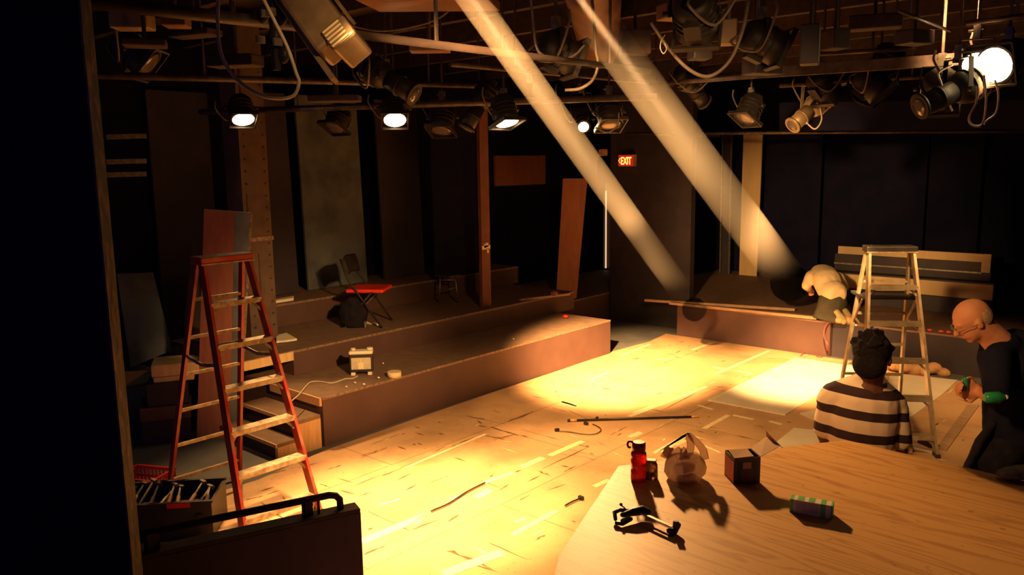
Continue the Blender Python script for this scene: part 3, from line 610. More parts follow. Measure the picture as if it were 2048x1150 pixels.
blocks = [((-7.12, 3.22, 0), .42, .40, .22, 'black', 'lowest black block of the stack left of the red ladder'), ((-7.12, 3.22, .221), .46, .42, .12, 'purple', 'wide middle block of the dark stack left of the red ladder'),
 ((-7.10, 3.24, .342), .34, .34, .20, 'black', 'upper dark block of the stack left of the red ladder'), ((-7.08, 3.30, .543), .26, .34, .05, 'cream', 'small pale block between the dark stack and the pine box'), ((-7.12, 3.34, .594), .36, .40, .11, 'rawyel', 'pine box on top of the stack left of the red ladder')]
for (x, y, z), w, d, h, m, lab in blocks:
    b = nb(); box(b, -w / 2, w / 2, -d / 2, d / 2, 0, h, Matrix.Translation((x, y, z)) @ Matrix.Rotation(-.5, 4, 'Z'))
    tag(obj('wooden_block', b, M[m], bevel=.006), lab, 'block', 'blocks stacked left of the red ladder')
b = nb(); box(b, -7.35, -7.0, 3.55, 3.8, 0, .84); tag(obj('plinth_box', b, M['purple']), 'dark plinth between the block stack and the column', 'plinth')
# papers on the risers
def sheet(lab, pts, z, up=.004, name='paper_sheet', m='paper'):
    b = nb(); prism(b, [PZ(x, y, z) for x, y in pts], (0, 0, up)); return tag(obj(name, b, M[m]), lab, 'paper')
sheet('crumpled pale paper on the middle riser edge above the pine end', [(553, 686), (553, 674), (573, 669), (594, 681), (575, 684)], .70, .02)
p0, p1 = PZ(561, 614, .945), PZ(634, 610, .945)
b = nb(); q = (p1 - p0); n_ = V((-abs(q.y), q.x * (1 if q.y > 0 else -1), 0)).normalized()
p0.x = min(p0.x, -7.8); p1.x = min(p1.x, -7.8)
prism(b, [p0, p1, p1 + n_ * .17, p0 + n_ * .12], (0, 0, .035)); tag(obj('paper_roll', b, M['paper'], bevel=.01), 'flattened white paper roll on the top riser, left of the chair', 'paper')
# ---------------------------------------------------------------- chair
t = thing('folding_chair', 'black folding chair with a red seat on the middle riser', 'chair', (-7.05, 5.55, .69), math.radians(35))
o = lambda nm, b, m, **k: obj(nm, b, M[m], t, world=False, **k)
b = nb(); box(b, -.20, .22, -.20, .20, .385, .425); o('seat', b, 'redseat', bevel=.015)
for s in (1, -1):
    b = nb(); tube(b, [(.20, s * .215, .0), (-.17, s * .215, .55), (-.24, s * .2, .76)], .012); o('front_leg', b, 'gear')
    b = nb(); tube(b, [(-.27, s * .19, .0), (.10, s * .19, .40)], .012); o('rear_leg', b, 'steel' if s > 0 else 'gear')
b = nb(); loft(b, [(-.18, -.2, .68), (-.215, 0, .69), (-.18, .2, .68)], [(.10, .014)] * 3, side=V((-.3, 0, 1)), seg=12); o('backrest', b, 'gear')
b = nb(); tube(b, [(-.2, -.19, .12), (-.2, .19, .12)], .009); o('crossbar', b, 'steel')
# dark bag in front of the chair, with legs of a toppled stool
t = thing('black_bag', 'black cloth bag slumped in front of the folding chair', 'bag', PZ(715, 652, .69))
p = PZ(708, 654, .69); b = nb()
loft(b, [p + UP * .05, p + UP * .16, p + UP * .26, p + UP * .30], [(.14, .09), (.17, .10), (.14, .08), (.08, .05)], side=RGT)
obj('sack', b, M['cloth'], t, mods='cloth')
b = nb(); tube(b, [p - RGT * .1 + UP * .1, p - RGT * .08 - FWD * .05], .012); tube(b, [p + RGT * .12 + UP * .1, p + RGT * .14 - FWD * .08 + UP * .0], .012); obj('strap', b, M['steel'], t)
p = PZ(740, 628, .80)
b = nb(); beam(b, PZ(728, 644, .702), PZ(756, 649, .702), .03, .02); b2 = tag(obj('pale_stick', b, M['paper']), 'short pale stick lying beside the black bag, under the chair', 'stick')
p = PZ(905, 600, .945); t = thing('stacked_frame', 'dim metal stool frame near the near-black flat', 'stool', PZ(895, 606, .69)); b = nb()
q = PZ(897, 606, .69)
for dx in (-.12, .12):
    tube(b, [q + RGT * dx, q + RGT * dx * .8 + UP * .35], .01)
tube(b, [q - RGT * .1 + UP * .3, q + RGT * .1 + UP * .3], .01); tube(b, [q - RGT * .1 + UP * .15, q + RGT * .1 + UP * .2], .008); obj('leg_frame', b, M['steel'], t)
b = nb(); box(b, -.13, .13, -.11, .11, .35, .37, Matrix.Translation(q)); obj('seat', b, M['black'], t)
p = PZ(1105, 592, .695); b = nb(); beam(b, PZ(1040, 600, .70), PZ(1138, 588, .70), .05, .03); tag(obj('plank', b, M['lumber']), 'short plank lying on the far end of the middle riser', 'plank')
b = nb(); ball(b, PZ(1108, 586, .75), .05, (1.2, 1, .7)); tag(obj('cloth_scrap', b, M['brownply']), 'small crumpled brown scrap at the far end of the middle riser', 'scrap')
b = nb(); ball(b, PZ(1131, 633, .47), .03, (1.4, 1, .8)); tag(obj('red_scrap', b, M['redseat']), 'little red scrap on the lower riser near its far end', 'scrap')
# ---------------------------------------------------------------- appliance, tape roll, cord
c = PZ(724, 748, .445); t = thing('portable_heater', 'small pale appliance with black frame on the lower riser', 'appliance', (c.x, c.y, .445), math.atan2(RGT.y, RGT.x) + .1)
o = lambda nm, b, m, **k: obj(nm, b, M[m], t, world=False, **k)
o('casing', bx(-.112, .112, -.05, .05, .03, .225), 'blackpl', bevel=.01)
o('front_panel', bx(-.093, .093, -.054, -.0505, .06, .175), 'boxw'); o('label_plate', bx(-.028, .022, -.058, -.0545, .065, .125), 'tapel')
b = nb(); box(b, -.006, .0, -.058, -.0545, .125, .16); o('label_stem', b, 'tapel')
o('top_cover', bx(-.115, .115, -.055, .055, .205, .24), 'white', bevel=.012)
for x in (-.075, .085):
    b = nb(); cyl(b, (x, -.0, .24), (x, 0, .262), .022 if x < 0 else .03, seg=12); o('knob', b, 'white')
for x in (-.08, .08): o('foot', bx(x - .02, x + .02, -.045, .045, 0, .03), 'white')
c = PZ(789, 754, .445); b = nb(); cyl(b, (c.x, c.y, .446), (c.x, c.y, .50), .066, seg=28); cyl(b, (c.x, c.y, .5), (c.x, c.y, .502), .04, seg=20)
tag(obj('tape_roll', b, mat('masking_tape', (.7, .58, .36), .6)), 'roll of pale masking tape on the lower riser edge', 'tape roll')
pts = [PZ(x, y, .452) for x, y in ((715, 752), (705, 757), (690, 758), (665, 766), (640, 763), (622, 764), (612, 772), (600, 787), (584, 801))]
b = nb(); tube(b, curve(pts), .006); tag(obj('power_cord', b, M['palecable']), 'pale power cord running left from the small appliance', 'cord')
for i, (x, y) in enumerate(((757, 757), (728, 770), (710, 767), (766, 728), (693, 775), (1027, 679))):
    p = PZ(x, y, .45); b = nb(); ball(b, p + UP * .008, .014 - .001 * i, (1.2, .8, .7), u=8, v=6)
    tag(obj('crumb', b, M['paper']), ('bit of white scrap between the appliance and the tape roll', 'white scrap at the riser edge below the appliance', 'white scrap just below the appliance', 'tiny scrap right of the appliance', 'tiny scrap below and left of the appliance', 'tiny white scrap far along the lower riser')[i], 'scrap', 'scraps on the lower riser')
# ================================================================ FOREGROUND LEFT
A, B_ = PZ(285, 1112, .9), PZ(721, 1017, .9); dr = (B_ - A).normalized(); nn2 = V((-dr.y, dr.x, 0)).normalized()
if nn2.dot(FWD) < 0: nn2 = -nn2
A2 = A - dr * .9
t = thing('guard_wall', 'low dark guard wall with a pipe handrail in the left foreground', 'guard wall', (B_ + A) / 2 * 1)
t.location.z = 0
b = nb(); prism(b, [V((v_.x, v_.y, 0)) for v_ in (A2, B_, B_ + nn2 * .085, A2 + nn2 * .085)], (0, 0, .88)); obj('panel', b, mat('guard_paint', (.15, .10, .14), .65, (.18, .12, .15), 6, bump=.1), t)
b = nb(); prism(b, [V((v_.x, v_.y, .881)) for v_ in (A2, B_, B_ + nn2 * .085, A2 + nn2 * .085)], (0, 0, .019)); obj('top_cap', b, mat('guard_top', (.16, .10, .07), .6, (.10, .065, .05), 14, bump=.1), t, .004)
m0 = A2 + nn2 * .045; m1 = B_ - dr * .10 + nn2 * .045; h_ = .075
b = nb(); tube(b, [m0 + UP * h_, m1 - dr * .03 + UP * h_, m1 + UP * (h_ - .008), m1 + dr * .018 + UP * (h_ - .03), m1 + dr * .02], .016, 12); obj('handrail', b, mat('rail_paint', (.05, .028, .024), .45, (.08, .04, .03), 12), t)
b = nb(); beam(b, m1 - dr * .13 + UP * h_, m1 - dr * .13, .04, .03); obj('rail_post', b, M['gear'], t)
b = nb(); q = m1 - dr * .08; tube(b, [q + UP * h_, q], .006); obj('rail_post', b, M['gear'], t)
b = nb(); q = A + dr * .04 + nn2 * .045; beam(b, q + UP * h_, q, .05, .04); obj('rail_post', b, M['gear'], t)
# seating deck the camera stands on
tag(obj('seating_deck', bx(-2.6, 3.1, -2.9, .55, 0, .8), M['black']), 'raised black seating deck in the near foreground', 'platform')
# toolbox
P0 = PZ(352, 1058, 0); P0.z = 0; t = thing('tool_crate', 'black crate full of tools behind the guard wall', 'tool crate', P0, math.atan2(.66, .75) + .12)
o = lambda nm, b, m, **k: obj(nm, b, M[m], t, world=False, **k)
b = nb(); Lx, Ly, Hh, th = .30, .20, .26, .015
box(b, -Lx, Lx, -Ly, Ly, 0, th); box(b, -Lx, Lx, -Ly, -Ly + th, th, Hh); box(b, -Lx, Lx, Ly - th, Ly, th, Hh); box(b, -Lx, -Lx + th, -Ly + th, Ly - th, th, Hh); box(b, Lx - th, Lx, -Ly + th, Ly - th, th, Hh); o('crate_body', b, 'blackpl')
b = nb(); box(b, -Lx - .01, Lx + .01, -Ly - .01, -Ly + th, Hh, Hh + .015); box(b, -Lx - .01, Lx + .01, Ly - th, Ly + .01, Hh, Hh + .015); o('rim', b, 'black')
o('red_label', bx(.02, .17, -Ly - .013, -Ly - .0105, Hh - .02, Hh + .012), 'redpl')
b = nb(); cyl(b, (.22, -Ly - .02, .16), (.22, -Ly - .001, .16), .028, seg=14); o('latch', b, 'gear')
o('tray', bx(-Lx + .02, Lx - .02, -Ly + .02, Ly - .02, .15, .165), 'black')
rt = random.Random(5); loc0 = Matrix.Translation(P0) @ Matrix.Rotation(t.rotation_euler.z, 4, 'Z')
toolcol = ['card', 'gear', 'edge', 'steel', 'brownply', 'lumber']
tdesc = ['brown-handled', 'black', 'worn', 'grey steel', 'red-brown', 'wooden']
wht = ['at the left end of the crate', 'next from the left in the crate', 'left of the middle of the crate', 'in the middle of the crate', 'just right of the middle of the crate', 'toward the right of the crate', 'at the right end of the crate', 'lying across the top of the crate', 'at the back of the crate']
for i in range(9):
    x = -.25 + i * .062; b = nb(); z0 = .20 + rt.uniform(0, .03); a_ = rt.uniform(-.05, .05)
    p, q = loc0 @ V((x, -.15, z0)), loc0 @ V((x + a_, .14, z0 + rt.uniform(.02, .08))); mdp = p.lerp(q, .5)
    tt = thing('hand_tool', tdesc[i % 6] + ' hand tool ' + wht[i], 'tool', p, group='tools in the black crate')
    loft(b, [p, mdp], [.015, .013], seg=10); obj('handle', b, M[toolcol[i % 6]], tt)
    b = nb(); beam(b, mdp, q, .012, .012); box(b, -.03, .03, -.012, .012, -.01, .01, Matrix.Translation(q)); obj('head', b, M[['steel', 'lumber', 'steel'][i % 3]], tt)
# red basket
P0 = PZ(292, 985, 0); P0.z = 0; t = thing('plastic_basket', 'red plastic basket with cut-out sides on the floor at left', 'basket', P0, math.atan2(.66, .75) - .25)
o = lambda nm, b, m, **k: obj(nm, b, M[m], t, world=False, **k)
Lx, Ly, Hh = .17, .13, .15
o('base', bx(-Lx, Lx, -Ly, Ly, 0, .01), 'redpl')
b = nb()
for s in (1, -1):
    for z in (.012, .07, .135): box(b, -Lx, Lx, s * Ly - .004, s * Ly + .004, z, z + .022); box(b, s * Lx - .004, s * Lx + .004, -Ly, Ly, z, z + .022)
    for k in range(11):
        x = -Lx + k * 2 * Lx / 10; box(b, x - .006, x + .006, s * Ly - .0035, s * Ly + .0035, .01, .15)
    for k in range(9):
        y = -Ly + k * 2 * Ly / 8; box(b, s * Lx - .0035, s * Lx + .0035, y - .006, y + .006, .01, .15)
o('lattice_side', b, 'redpl')
b = nb()
for s in (1, -1): box(b, -Lx - .01, Lx + .01, s * Ly - .01, s * Ly + .01, .15, .162); box(b, s * Lx - .01, s * Lx + .01, -Ly, Ly, .15, .162)
o('rim', b, 'redpl')
b = nb(); ball(b, P0 + V((-.05, -.03, .06)), .05, (1.3, 1, .7)); tag(obj('crumpled_paper', b, M['paper']), 'crumpled pale paper inside the red basket', 'paper')
# ================================================================ FOREGROUND RIGHT: PLYWOOD TABLE
ZT = 1.0
tp = [PZ(1117, 1112, ZT), PZ(1237, 932, ZT), PZ(1692, 880, ZT), PZ(2052, 963, ZT)]
tp += [V((.35, 3.35, ZT)), V((.30, 2.1, ZT)), V((-.5, 1.45, ZT)), V((-1.25, 1.45, ZT))]
def ply_mat():
    m = bpy.data.materials.new('plywood_top'); m.use_nodes = True; n = m.node_tree.nodes; L = m.node_tree.links; b = n['Principled BSDF']
    tc = n.new('ShaderNodeTexCoord'); mp = n.new('ShaderNodeMapping'); mp.inputs['Rotation'].default_value = (0, 0, math.radians(52)); mp.inputs['Scale'].default_value = (.5, 6, 1)
    L.new(tc.outputs['Object'], mp.inputs[0])
    nz = n.new('ShaderNodeTexNoise'); nz.inputs['Scale'].default_value = 1.1; nz.inputs['Detail'].default_value = 3; nz.inputs['Distortion'].default_value = .6; L.new(mp.outputs[0], nz.inputs[0])
    ma = n.new('ShaderNodeMath'); ma.operation = 'MULTIPLY'; ma.inputs[1].default_value = 9; L.new(nz.outputs['Fac'], ma.inputs[0])
    fr = n.new('ShaderNodeMath'); fr.operation = 'PINGPONG'; fr.inputs[1].default_value = .5; L.new(ma.outputs[0], fr.inputs[0])
    r = n.new('ShaderNodeValToRGB'); e = r.color_ramp.elements; e[0].position = 0; e[0].color = (.42, .20, .060, 1); e[1].position = .22; e[1].color = (.57, .31, .105, 1)
    L.new(fr.outputs[0], r.inputs[0])
    n2 = n.new('ShaderNodeTexNoise'); n2.inputs['Scale'].default_value = 16; n2.inputs['Detail'].default_value = 3; L.new(tc.outputs['Object'], n2.inputs[0])
    r2 = n.new('ShaderNodeValToRGB'); r2.color_ramp.elements[0].position = .25; r2.color_ramp.elements[0].color = (.5, .42, .35, 1); r2.color_ramp.elements[1].position = .36
    L.new(n2.outputs['Fac'], r2.inputs[0]); mx = n.new('ShaderNodeMix'); mx.data_type = 'RGBA'; mx.blend_type = 'MULTIPLY'; mx.inputs[0].default_value = .8
    L.new(r.outputs[0], mx.inputs[6]); L.new(r2.outputs[0], mx.inputs[7]); L.new(mx.outputs[2], b.inputs['Base Color']); b.inputs['Roughness'].default_value = .5
    b.inputs['Specular IOR Level'].default_value = .3
    return m
t = thing('plywood_table', 'large eight-sided plywood table in the right foreground', 'table', (-.75, 2.7, 0))
b = nb(); prism(b, [p - UP * .02 for p in tp], (0, 0, .02)); obj('tabletop', b, ply_mat(), t)
cc = sum(tp, V()) / 8
b = nb(); prism(b, [cc.lerp(p, .985) - UP * .12 for p in tp], (0, 0, .099)); obj('apron', b, M['rawply'], t)
for k in (0, 2, 4, 6):
    p = cc.lerp(tp[k], .8); b = nb(); box(b, p.x - .04, p.x + .04, p.y - .04, p.y + .04, 0, ZT - .121); obj('leg', b, M['rawply'], t)
# red bottle
c = PZ(1277, 960, ZT); t = thing('water_bottle', 'red translucent water bottle with a dark red cap on the table', 'bottle', (c.x, c.y, ZT), math.atan2(RGT.y, RGT.x))
o = lambda nm, b, m, **k: obj(nm, b, m if not isinstance(m, str) else M[m], t, world=False, **k)
b = nb(); prof = [(.034, 0), (.036, .006), (.036, .052), (.033, .06), (.036, .068), (.037, .10), (.034, .108), (.036, .116), (.035, .132), (.027, .143)]
loft(b, [(0, 0, z) for r, z in prof], [r for r, z in prof], seg=28, caps=False)
m = mat('red_translucent', (.75, .008, .015), .12, trans=.55); o('body', b, m)
b = nb(); loft(b, [(0, 0, z) for z in (.143, .147, .178, .184)], [.029, .031, .031, .026], seg=24, caps=False); o('cap', b, mat('dark_red_cap', (.25, .012, .015), .35))
b = nb(); tube(b, curve([(-.028, 0, .182), (-.045, 0, .186), (-.052, 0, .172), (-.046, 0, .158), (-.036, 0, .16)]), .005); o('carry_loop', b, mat('dark_red_cap', (.25, .012, .015)))
# small glass jar
c = PZ(1303, 957, ZT); t = thing('glass_jar', 'small clear brown jar standing right behind the red bottle', 'jar', (c.x, c.y, ZT), .5)
o = lambda nm, b, m, **k: obj(nm, b, m if not isinstance(m, str) else M[m], t, world=False, **k)
b = nb(); loft(b, [(0, 0, 0), (0, 0, .07), (0, 0, .082)], [(.03, .024), (.027, .022), (.02, .016)], side=V((1, 0, 0)), seg=20, caps=False); o('body', b, mat('amber', (.35, .16, .07), .1, trans=.6))
o('lid', bx(-.022, .022, -.018, .018, .082, .092), 'geartan', bevel=.003)
# plastic bag
c = PZ(1372, 962, ZT) + FWD * .03; t = thing('plastic_bag', 'translucent white plastic carrier bag standing on the table', 'bag', (c.x, c.y, ZT), math.atan2(RGT.y, RGT.x))
bagm = bpy.data.materials.new('thin_plastic'); bagm.use_nodes = True; n = bagm.node_tree.nodes; L = bagm.node_tree.links; out = n['Material Output']
pb = n['Principled BSDF']; pb.inputs['Base Color'].default_value = (.62, .47, .34, 1); pb.inputs['Roughness'].default_value = .35
tl = n.new('ShaderNodeBsdfTranslucent'); tl.inputs[0].default_value = (.6, .42, .28, 1); tr = n.new('ShaderNodeBsdfTransparent'); m1_ = n.new('ShaderNodeMixShader'); m1_.inputs[0].default_value = .5
nz = n.new('ShaderNodeTexNoise'); nz.inputs['Scale'].default_value = 14; rr = n.new('ShaderNodeMapRange'); rr.inputs[3].default_value = .02; rr.inputs[4].default_value = .28; L.new(nz.outputs['Fac'], rr.inputs[0])
m2_ = n.new('ShaderNodeMixShader'); L.new(pb.outputs[0], m1_.inputs[1]); L.new(tl.outputs[0], m1_.inputs[2]); L.new(rr.outputs[0], m2_.inputs[0]); L.new(m1_.outputs[0], m2_.inputs[1]); L.new(tr.outputs[0], m2_.inputs[2]); L.new(m2_.outputs[0], out.inputs[0])
b = nb(); prof = [(.03, .003), (.075, .004), (.093, .025), (.097, .055), (.09, .085), (.074, .11), (.05, .125)]
loft(b, [(0, 0, z) for r, z in prof], [(r, r * .75) for r, z in prof], side=V((1, 0, 0)), seg=36, caps=False)
rb = random.Random(2)
for v_ in b.verts:
    a_ = math.atan2(v_.co.y, v_.co.x); v_.co *= 1; k = 1 + .05 * math.sin(a_ * 7 + v_.co.z * 40) + rb.uniform(-.02, .02); v_.co.x *= k; v_.co.y *= k
obj('pouch', b, bagm, t, world=False)
b = nb()
for side_, x0, hx, hz in ((1, .045, .02, .205), (-1, -.05, -.085, .125)):
    pts = curve([(x0 - .045, 0, .10), (x0 - .02, 0, .15), (hx - .004, 0, hz), (hx + .012, 0, hz - .01), (x0 + .035, 0, .14), (x0 + .045, 0, .09)], 6)
    loft(b, pts, [(.012 + .010 * abs(i / len(pts) - .5) * 2, .003) for i in range(len(pts))], side=V((1, 0, .2)), seg=8, caps=False)
obj('handle', b, bagm, t, world=False)
b = nb(); ball(b, (.0, 0, .045), .045, (1.2, .9, .8)); obj('contents', b, mat('wrapped_food', (.6, .45, .3), .6), t, world=False)
# open cardboard drinks box
c = PZ(1490, 966, ZT) + FWD * .05; t = thing('cardboard_box', 'dark printed cardboard box with its lid flap standing open on the table', 'box', (c.x, c.y, ZT), math.atan2(RGT.y, RGT.x) + .12)
o = lambda nm, b, m, **k: obj(nm, b, m if not isinstance(m, str) else M[m], t, world=False, **k)
b = nb(); w, d, h, th = .062, .055, .122, .003
box(b, -w, w, -d, -d + th, 0, h); box(b, -w, w, d - th, d, 0, h); box(b, -w, -w + th, -d + th, d - th, 0, h); box(b, w - th, w, -d + th, d - th, 0, h); box(b, -w + th, w - th, -d + th, d - th, 0, th)
o('carton', b, 'boxd'); o('side_print', bx(-w - .001, -w - .0002, -d + .004, d - .004, .01, h - .02), 'redpl')
o('front_print', bx(-.045, .045, -d - .0015, -d - .0003, .012, .105), mat('dark_green_print', (.03, .035, .03), .5)); o('white_panel', bx(-.022, .018, -d - .003, -d - .0018, .07, .10), 'card')
o('purple_panel', bx(-.03, .03, -d - .003, -d - .0018, .012, .065), mat('purple_print', (.10, .035, .07), .5))
b = nb(); prism(b, [(-w, -d, h), (.03, -d, h + .004), (.03, .02, h + .012), (-w, .02, h + .012)], (0, 0, .002)); o('top_flap', b, 'card')
b = nb(); prism(b, [(w, -d, h), (w, d, h), (w + .085, d + .02, h + .045), (w + .095, -d + .01, h + .04)], (0, 0, .002)); o('side_flap', b, 'card')
b = nb(); prism(b, [(w + .085, d + .02, h + .046), (w + .095, -d + .01, h + .041), (w + .11, -d + .01, h + .03), (w + .08, d + .02, h + .075)], (0, 0, .002)); o('flap_tab', b, 'card')
# green and white carton
c = PZ(1623, 1026, ZT); ax = (PZ(1664, 1036, ZT) - PZ(1585, 1022, ZT)); t = thing('small_carton', 'small green and white carton lying on the table', 'carton', (c.x, c.y, ZT), math.atan2(ax.y, ax.x))
o = lambda nm, b, m, **k: obj(nm, b, m if not isinstance(m, str) else M[m], t, world=False, **k)
o('box', bx(-.083, .083, -.026, .026, 0, .056), 'boxw', bevel=.002)
for x0, x1 in ((-.0835, -.070), (.036, .056), (.076, .0835)): o('green_band', bx(x0, x1, -.0265, .0265, -.0 + .0005, .0565), 'greenlab')
for x0, x1 in ((-.055, -.03), (-.012, .012)): o('green_patch', bx(x0, x1, -.02, .022, .0562, .0568), 'greenlab')
b = nb()
for k in range(9):
    z = .012 + k * .0045; box(b, -.062, -.020, -.0272, -.0268, z, z + .0015); box(b, -.012, .03, -.0272, -.0268, z, z + .0015)
o('small_print', b, 'steel'); o('seam_line', bx(-.0155, -.0145, -.0273, -.0266, .002, .054), 'boxd')
# clip-on lamp / clamp tool
t = thing('ratchet_bar_clamp', 'black bar clamp tool with two small jaws lying on the table', 'tool', PZ(1290, 1040, ZT))
def P_(x, y, z=.0): return PZ(x, y, ZT + z)
b = nb(); beam(b, P_(1283, 1026, .03), P_(1345, 1054, .03), .014, .005); obj('bar', b, M['steel'], t)
b = nb(); beam(b, P_(1295, 1034, .018), P_(1342, 1056, .018), .01, .004); obj('bar', b, M['gold'], t)
b = nb(); loft(b, [P_(1245, 1030, .03), P_(1265, 1024, .035), P_(1285, 1020, .035), P_(1297, 1024, .03)], [.010, .017, .02, .014]); loft(b, [P_(1231, 1038, .02), P_(1229, 1025, .03), P_(1240, 1020, .04), P_(1262, 1022, .035)], [.008, .009, .008, .008])
loft(b, [P_(1233, 1046, .012), P_(1245, 1048, .012), P_(1262, 1038, .02)], [.008, .008, .008]); obj('grip', b, M['blackpl'], t)
b = nb(); loft(b, [P_(1245, 1042, .02), P_(1262, 1028, .03)], [.009, .007]); obj('trigger', b, M['steel'], t)
b = nb(); tube(b, [P_(1255, 1022, .04), P_(1243, 1010, .055)], .003); ball(b, P_(1242, 1009, .057), .007, u=8, v=6); obj('release_lever', b, M['gear'], t)
b = nb(); loft(b, [P_(1338, 1062, .012), P_(1350, 1062, .012), P_(1357, 1050, .03)], [.011, .013, .010]); box(b, -.012, .012, -.008, .008, -.014, .018, Matrix.Translation(P_(1352, 1050, .035)) @ Matrix.Rotation(.5, 4, 'Z')); obj('jaw_pad', b, M['blackpl'], t)
# grey bundle at the right edge of the table
c = PZ(2030, 958, ZT) + FWD * .0
b = nb(); loft(b, [c - RGT * .07 + UP * .02, c + UP * .03, c + RGT * .1 + UP * .035, c + RGT * .25 + UP * .03], [(.04, .016), (.06, .026), (.07, .03), (.05, .025)], side=FWD, seg=14)
tag(obj('cloth_bundle', b, mat('mottled_cloth', (.10, .09, .06), .9, (.25, .2, .13), 30, bump=.4), mods='cloth'), 'mottled grey cloth bundle at the far right table edge', 'cloth')
# ================================================================ THINGS ON THE ACTING FLOOR
t = thing('long_rod', 'long thin black rod with a yellow end lying on the floor', 'rod', PZ(1265, 838, 0))
p, q = PZ(1135, 841, .02), PZ(1398, 833, .02)
b = nb(); tube(b, [p.lerp(q, .07), p.lerp(q, .94)], .011); obj('shaft', b, M['blackpl'], t); b = nb(); tube(b, [p.lerp(q, .02), p.lerp(q, .07)], .0125); tube(b, [p.lerp(q, .94), q], .006); obj('yellow_end', b, M['gold'], t)
b = nb(); tube(b, [p, p.lerp(q, .02)], .014); obj('tip', b, M['blackpl'], t)
def wire(lab, pts, r, m='blackpl', name='loose_wire'):
    b = nb(); tube(b, curve([PZ(x, y, .012 + r) for x, y in pts], 6), r, 6); return tag(obj(name, b, M[m]), lab, 'wire', 'bits of wire on the floor')
wire('dark curved strip lying across a tape line in the bright pool', [(862, 1022), (895, 1008), (920, 992), (940, 980), (970, 965)], .006)
wire('thin looped wire below the long rod', [(1115, 862), (1140, 864), (1165, 868), (1190, 868), (1202, 860), (1196, 853), (1185, 848)], .004)
for i, (x, y) in enumerate(((1172, 848), (1114, 861), (1194, 838), (1162, 997))):
    p = PZ(x, y, .015); b = nb(); box(b, -.02, .02, -.012, .012, -.007, .018, Matrix.Translation(p) @ Matrix.Rotation(i, 4, 'Z'))
    tag(obj('dark_debris', b, M['blackpl']), ('dark bit just below the left half of the long rod', 'dark bit at the left end of the looped wire', 'dark bit touching the long rod', 'dark bit at the end of a scrap near the table corner')[i], 'debris', 'dark bits on the floor')
wire('tapering dark splinter near the table corner', [(1130, 1011), (1145, 1003), (1162, 996)], .006)
def fsheet(lab, pts, z=.0065, th=.012, m='white', name='white_board'):
    b = nb(); prism(b, [PZ(x, y, z) for x, y in pts], (0, 0, th)); return tag(obj(name, b, M[m]), lab, 'board', 'white sheets on the floor')
b = nb(); prism(b, [(-3.78, 7.29, .0065), (-2.97, 7.31, .0065), (-2.97, 9.6, .0065), (-3.79, 9.58, .0065)], (0, 0, .012)); tag(obj('white_board', b, M['white']), 'large white sheet lying on the floor in the bright pool', 'board', 'white sheets on the floor')
b = nb(); prism(b, [(-2.94, 8.2, .0065), (-2.70, 8.2, .0065), (-2.70, 9.6, .0065), (-2.94, 9.6, .0065)], (0, 0, .012)); tag(obj('white_board', b, M['white']), 'narrow white strip sheet right of the large white sheet', 'board', 'white sheets on the floor')
fsheet('small white sheet between the large sheet and the table, left of the striped man', [(1545, 892), (1588, 858), (1640, 863), (1700, 900), (1600, 925)])
fsheet('small white scrap sheet left of the striped man', [(1600, 828), (1632, 822), (1650, 834), (1630, 842)])
fsheet('pale sheet under the aluminium ladder, right of the striped man', [(1780, 748), (1915, 762), (1885, 790), (1822, 836), (1770, 800)])
fsheet('long narrow pale board on the floor left of the bald person', [(1958, 812), (1935, 812), (1872, 898), (1893, 903)], m='lumber')
b = nb(); beam(b, PZ(1822, 893, .02), PZ(1870, 903, .02), .06, .02); tag(obj('board_offcut', b, M['white']), 'short white offcut by the foot of the aluminium ladder', 'board')
b = nb(); c = PZ(1855, 886, .03); box(b, -.08, .08, -.03, .03, -.02, .02, Matrix.Translation(c) @ Matrix.Rotation(-.5, 4, 'Z')); t = thing('utility_knife', 'dark small tool on the floor by the foot of the aluminium ladder', 'tool', c - UP * .02); obj('body', b, M['blackpl'], t, .006)
b = nb(); beam(b, PZ(1865, 888, .02), PZ(1880, 892, .02), .02, .01); obj('blade', b, M['steel'], t)
t = thing('claw_hammer', 'small hammer on the floor right of the striped man', 'tool', PZ(1835, 875, .01))
b = nb(); beam(b, PZ(1822, 905, .03), PZ(1824, 872, .03), .02, .02); obj('handle', b, M['lumber'], t); b = nb(); beam(b, PZ(1815, 866, .03), PZ(1838, 868, .03), .03, .03); obj('head', b, M['steel'], t)
# crumpled brown paper along the right platform
for i, (x0, x1, y, D) in enumerate(((1770, 1835, 742, 9.1), (1835, 1888, 748, 9.0))):
    b = nb(); a_, c_ = PZ(x0, y, .0), PZ(x1, y + 4, .0)
    for k in range(9): ball(b, a_.lerp(c_, k / 8) + UP * rnd.uniform(.03, .10) + FWD * rnd.uniform(-.08, .08), rnd.uniform(.05, .10), (rnd.uniform(.7, 1.4), rnd.uniform(.7, 1.3), .8), u=7, v=5)
    tag(obj('kraft_paper', b, M['card'], mods='cloth'), ('crumpled brown paper behind the aluminium ladder, left heap', 'crumpled brown paper behind the aluminium ladder, right heap')[i], 'paper')
# lumber on the stage edge
for i, (p, q) in enumerate((((1290, 600), (1590, 619)), ((1340, 606), (1634, 636)))):
    a_, c_ = PZ(*p, .48), PZ(*q, .48); b = nb(); beam(b, a_, c_, .06, .035)
    tag(obj('lumber_length', b, M['lumber']), ('rear of the two long timbers lying on the stage edge', 'front of the two long timbers lying on the stage edge')[i], 'timber', 'timbers on the stage edge')
